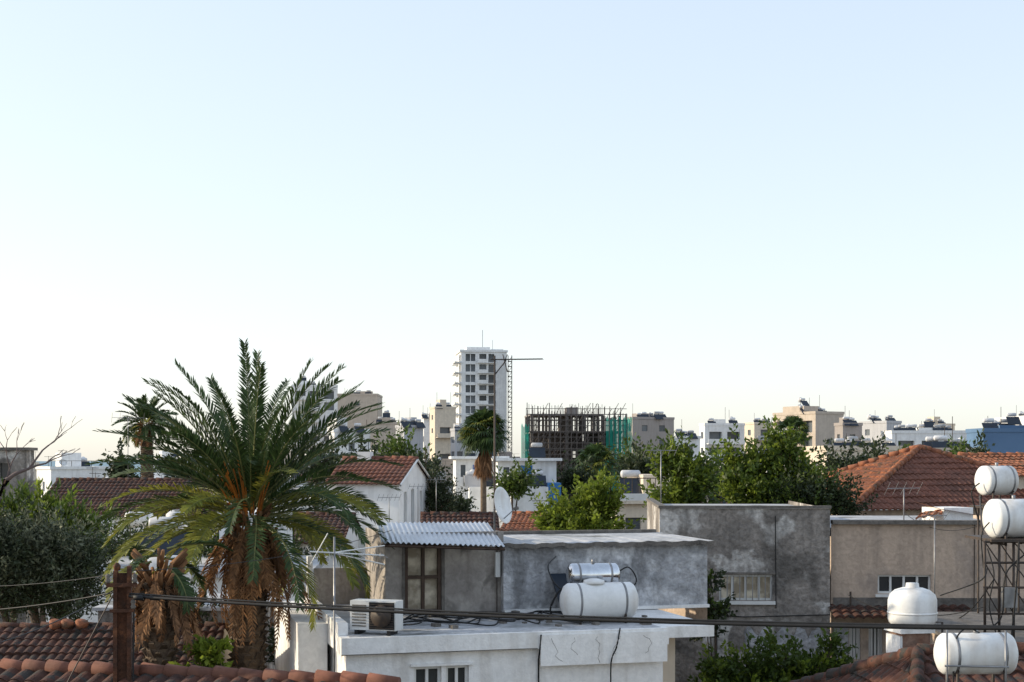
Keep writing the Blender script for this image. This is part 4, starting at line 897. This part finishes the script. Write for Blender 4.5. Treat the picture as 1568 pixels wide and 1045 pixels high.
tree('olive_tree', G(60, 36), [B(40, 842, 36, 55, 30), B(112, 852, 36, 42, 32), B(-30, 835, 36, 60, 38), B(20, 890, 36, 75, 45), B(110, 905, 36, 46, 46)], 22000, .13, 'leafdark', clump=.2, leaf2='olive', r=.22, aspect=.35, f2=1.1)
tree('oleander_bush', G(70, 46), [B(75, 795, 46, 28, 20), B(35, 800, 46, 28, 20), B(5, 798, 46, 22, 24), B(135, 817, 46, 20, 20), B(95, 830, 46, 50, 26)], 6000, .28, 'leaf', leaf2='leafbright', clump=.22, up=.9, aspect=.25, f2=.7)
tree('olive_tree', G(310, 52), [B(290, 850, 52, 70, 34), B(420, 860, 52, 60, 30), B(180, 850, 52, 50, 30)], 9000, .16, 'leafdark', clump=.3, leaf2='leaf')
tree('fig_bush', G(325, 22.5), [B(322, 1000, 22.5, 16, 14), B(305, 1015, 22.5, 15, 9), B(338, 1016, 22.5, 12, 9)], 700, .13, 'leafbright', clump=.07, r=.05)
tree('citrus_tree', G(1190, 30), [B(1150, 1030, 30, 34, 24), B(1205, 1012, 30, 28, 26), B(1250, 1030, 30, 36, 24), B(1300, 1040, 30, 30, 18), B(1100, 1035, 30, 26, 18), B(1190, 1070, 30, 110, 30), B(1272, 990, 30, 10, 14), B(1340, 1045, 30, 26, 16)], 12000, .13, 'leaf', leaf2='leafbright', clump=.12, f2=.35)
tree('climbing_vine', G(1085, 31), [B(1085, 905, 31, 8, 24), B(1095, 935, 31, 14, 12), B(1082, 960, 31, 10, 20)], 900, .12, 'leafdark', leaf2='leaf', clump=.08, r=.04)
tree('citrus_tree', G(440, 30), [B(440, 985, 30, 28, 30), B(455, 1030, 30, 25, 30), B(300, 950, 30, 20, 40)], 2500, .12, 'leafdark', clump=.12)
for i, (px, py, d, rx, rz) in enumerate(((985, 722, 170, 30, 20), (1010, 770, 75, 30, 24), (700, 785, 85, 20, 16), (610, 700, 220, 24, 14), (960, 716, 210, 16, 14), (815, 740, 150, 18, 12), (1340, 715, 110, 26, 18), (1290, 722, 100, 30, 20), (480, 715, 120, 30, 20), (1450, 716, 110, 34, 12), (1100, 740, 90, 20, 16), (560, 715, 150, 30, 16), (640, 722, 160, 22, 16), (790, 745, 105, 16, 12), (880, 742, 120, 18, 12), (1390, 735, 90, 30, 22), (1495, 708, 120, 20, 14), (300, 720, 160, 40, 18), (186, 728, 100, 12, 14))):
    tree('street_tree', G(px, d), [B(px+R.uniform(-.5, .5)*rx, py+R.uniform(-.2, .2)*rz, d, rx*R.uniform(.5, .8), rz*R.uniform(.7, 1)) for _ in range(3)], 1500, d*.0035, R.choice(['leafdark', 'leaf', 'leafdark']), clump=d*.004)
# bare tree, far left
T = Thing('bare_tree'); bk = T('limbs', 'deadbark'); R.seed(31)
def branch(p, d, L, r, k):
    q = p+d*L*.5+Vector((R.uniform(-.06, .06), R.uniform(-.06, .06), .03))*L; e = p+d*L
    bk.tube([p, q, e], [r, r*.8, r*.62], 6)
    if k == 0: return
    for i in range(2):
        n = (d*1.3+Vector((R.uniform(-.8, .8), R.uniform(-.6, .6), R.uniform(-.4, .65)))).normalized(); branch(e, n, L*R.uniform(.65, .9), max(.007, r*.58), k-1)
p = P(-8, 775, 34); bk.tube([(p.x-.2, 34, 0), p, P(10, 735, 34)], [.17, .11, .08], 8)
branch(P(10, 735, 34), Vector((.9, 0, .45)).normalized(), .6, .06, 4); branch(P(6, 748, 34), Vector((.3, 0, 1)).normalized(), .5, .035, 4)
branch(P(2, 765, 34), Vector((-.6, 0, .8)).normalized(), .6, .04, 3)
T.done()

# ------------------------------------------------------------------ light, sky, camera
sc = bpy.context.scene
AZ, EL = -82.0, 18.0
w = bpy.data.worlds.new('World'); sc.world = w; w.use_nodes = True; nt = w.node_tree
bg = nt.nodes['Background']; sky = nt.nodes.new('ShaderNodeTexSky'); sky.sky_type = 'NISHITA'; sky.sun_disc = False
sky.sun_elevation = math.radians(EL); sky.sun_rotation = math.radians(AZ); sky.air_density = 1.0; sky.dust_density = 1.0; sky.ozone_density = 1.0; sky.altitude = 0
# bright, milky seaside haze: compress the clear-sky range and whiten it
gm = nt.nodes.new('ShaderNodeGamma'); gm.inputs[1].default_value = .37; nt.links.new(sky.outputs[0], gm.inputs[0])
mx = nt.nodes.new('ShaderNodeMix'); mx.data_type = 'RGBA'; mx.blend_type = 'MULTIPLY'; mx.inputs[0].default_value = 1
nt.links.new(gm.outputs[0], mx.inputs[6]); mx.inputs[7].default_value = (4.02, 4.12, 4.38, 1)
bg.inputs['Strength'].default_value = .15; nt.links.new(mx.outputs[2], bg.inputs[0])
sl = bpy.data.lights.new('sun', 'SUN'); sl.energy = 5; sl.angle = math.radians(.53); sl.color = (1, .86, .64)
so = bpy.data.objects.new('sun', sl); sc.collection.objects.link(so)
a = math.radians(AZ); e = math.radians(EL); dv = Vector((math.sin(a)*math.cos(e), math.cos(a)*math.cos(e), math.sin(e)))
so.rotation_euler = (-dv).to_track_quat('-Z', 'Y').to_euler(); so.location = dv*60
cd = bpy.data.cameras.new('camera'); cd.lens = 36*F/1568; cd.sensor_width = 36; cd.shift_y = (HY-522.5)/1568; cd.clip_end = 30000; cd.clip_start = .1
co = bpy.data.objects.new('camera', cd); sc.collection.objects.link(co); co.location = (0, 0, CAMH); co.rotation_euler = (math.radians(90), 0, 0); sc.camera = co
sc.view_settings.view_transform = 'Standard'; sc.view_settings.look = 'None'; sc.view_settings.exposure = 0
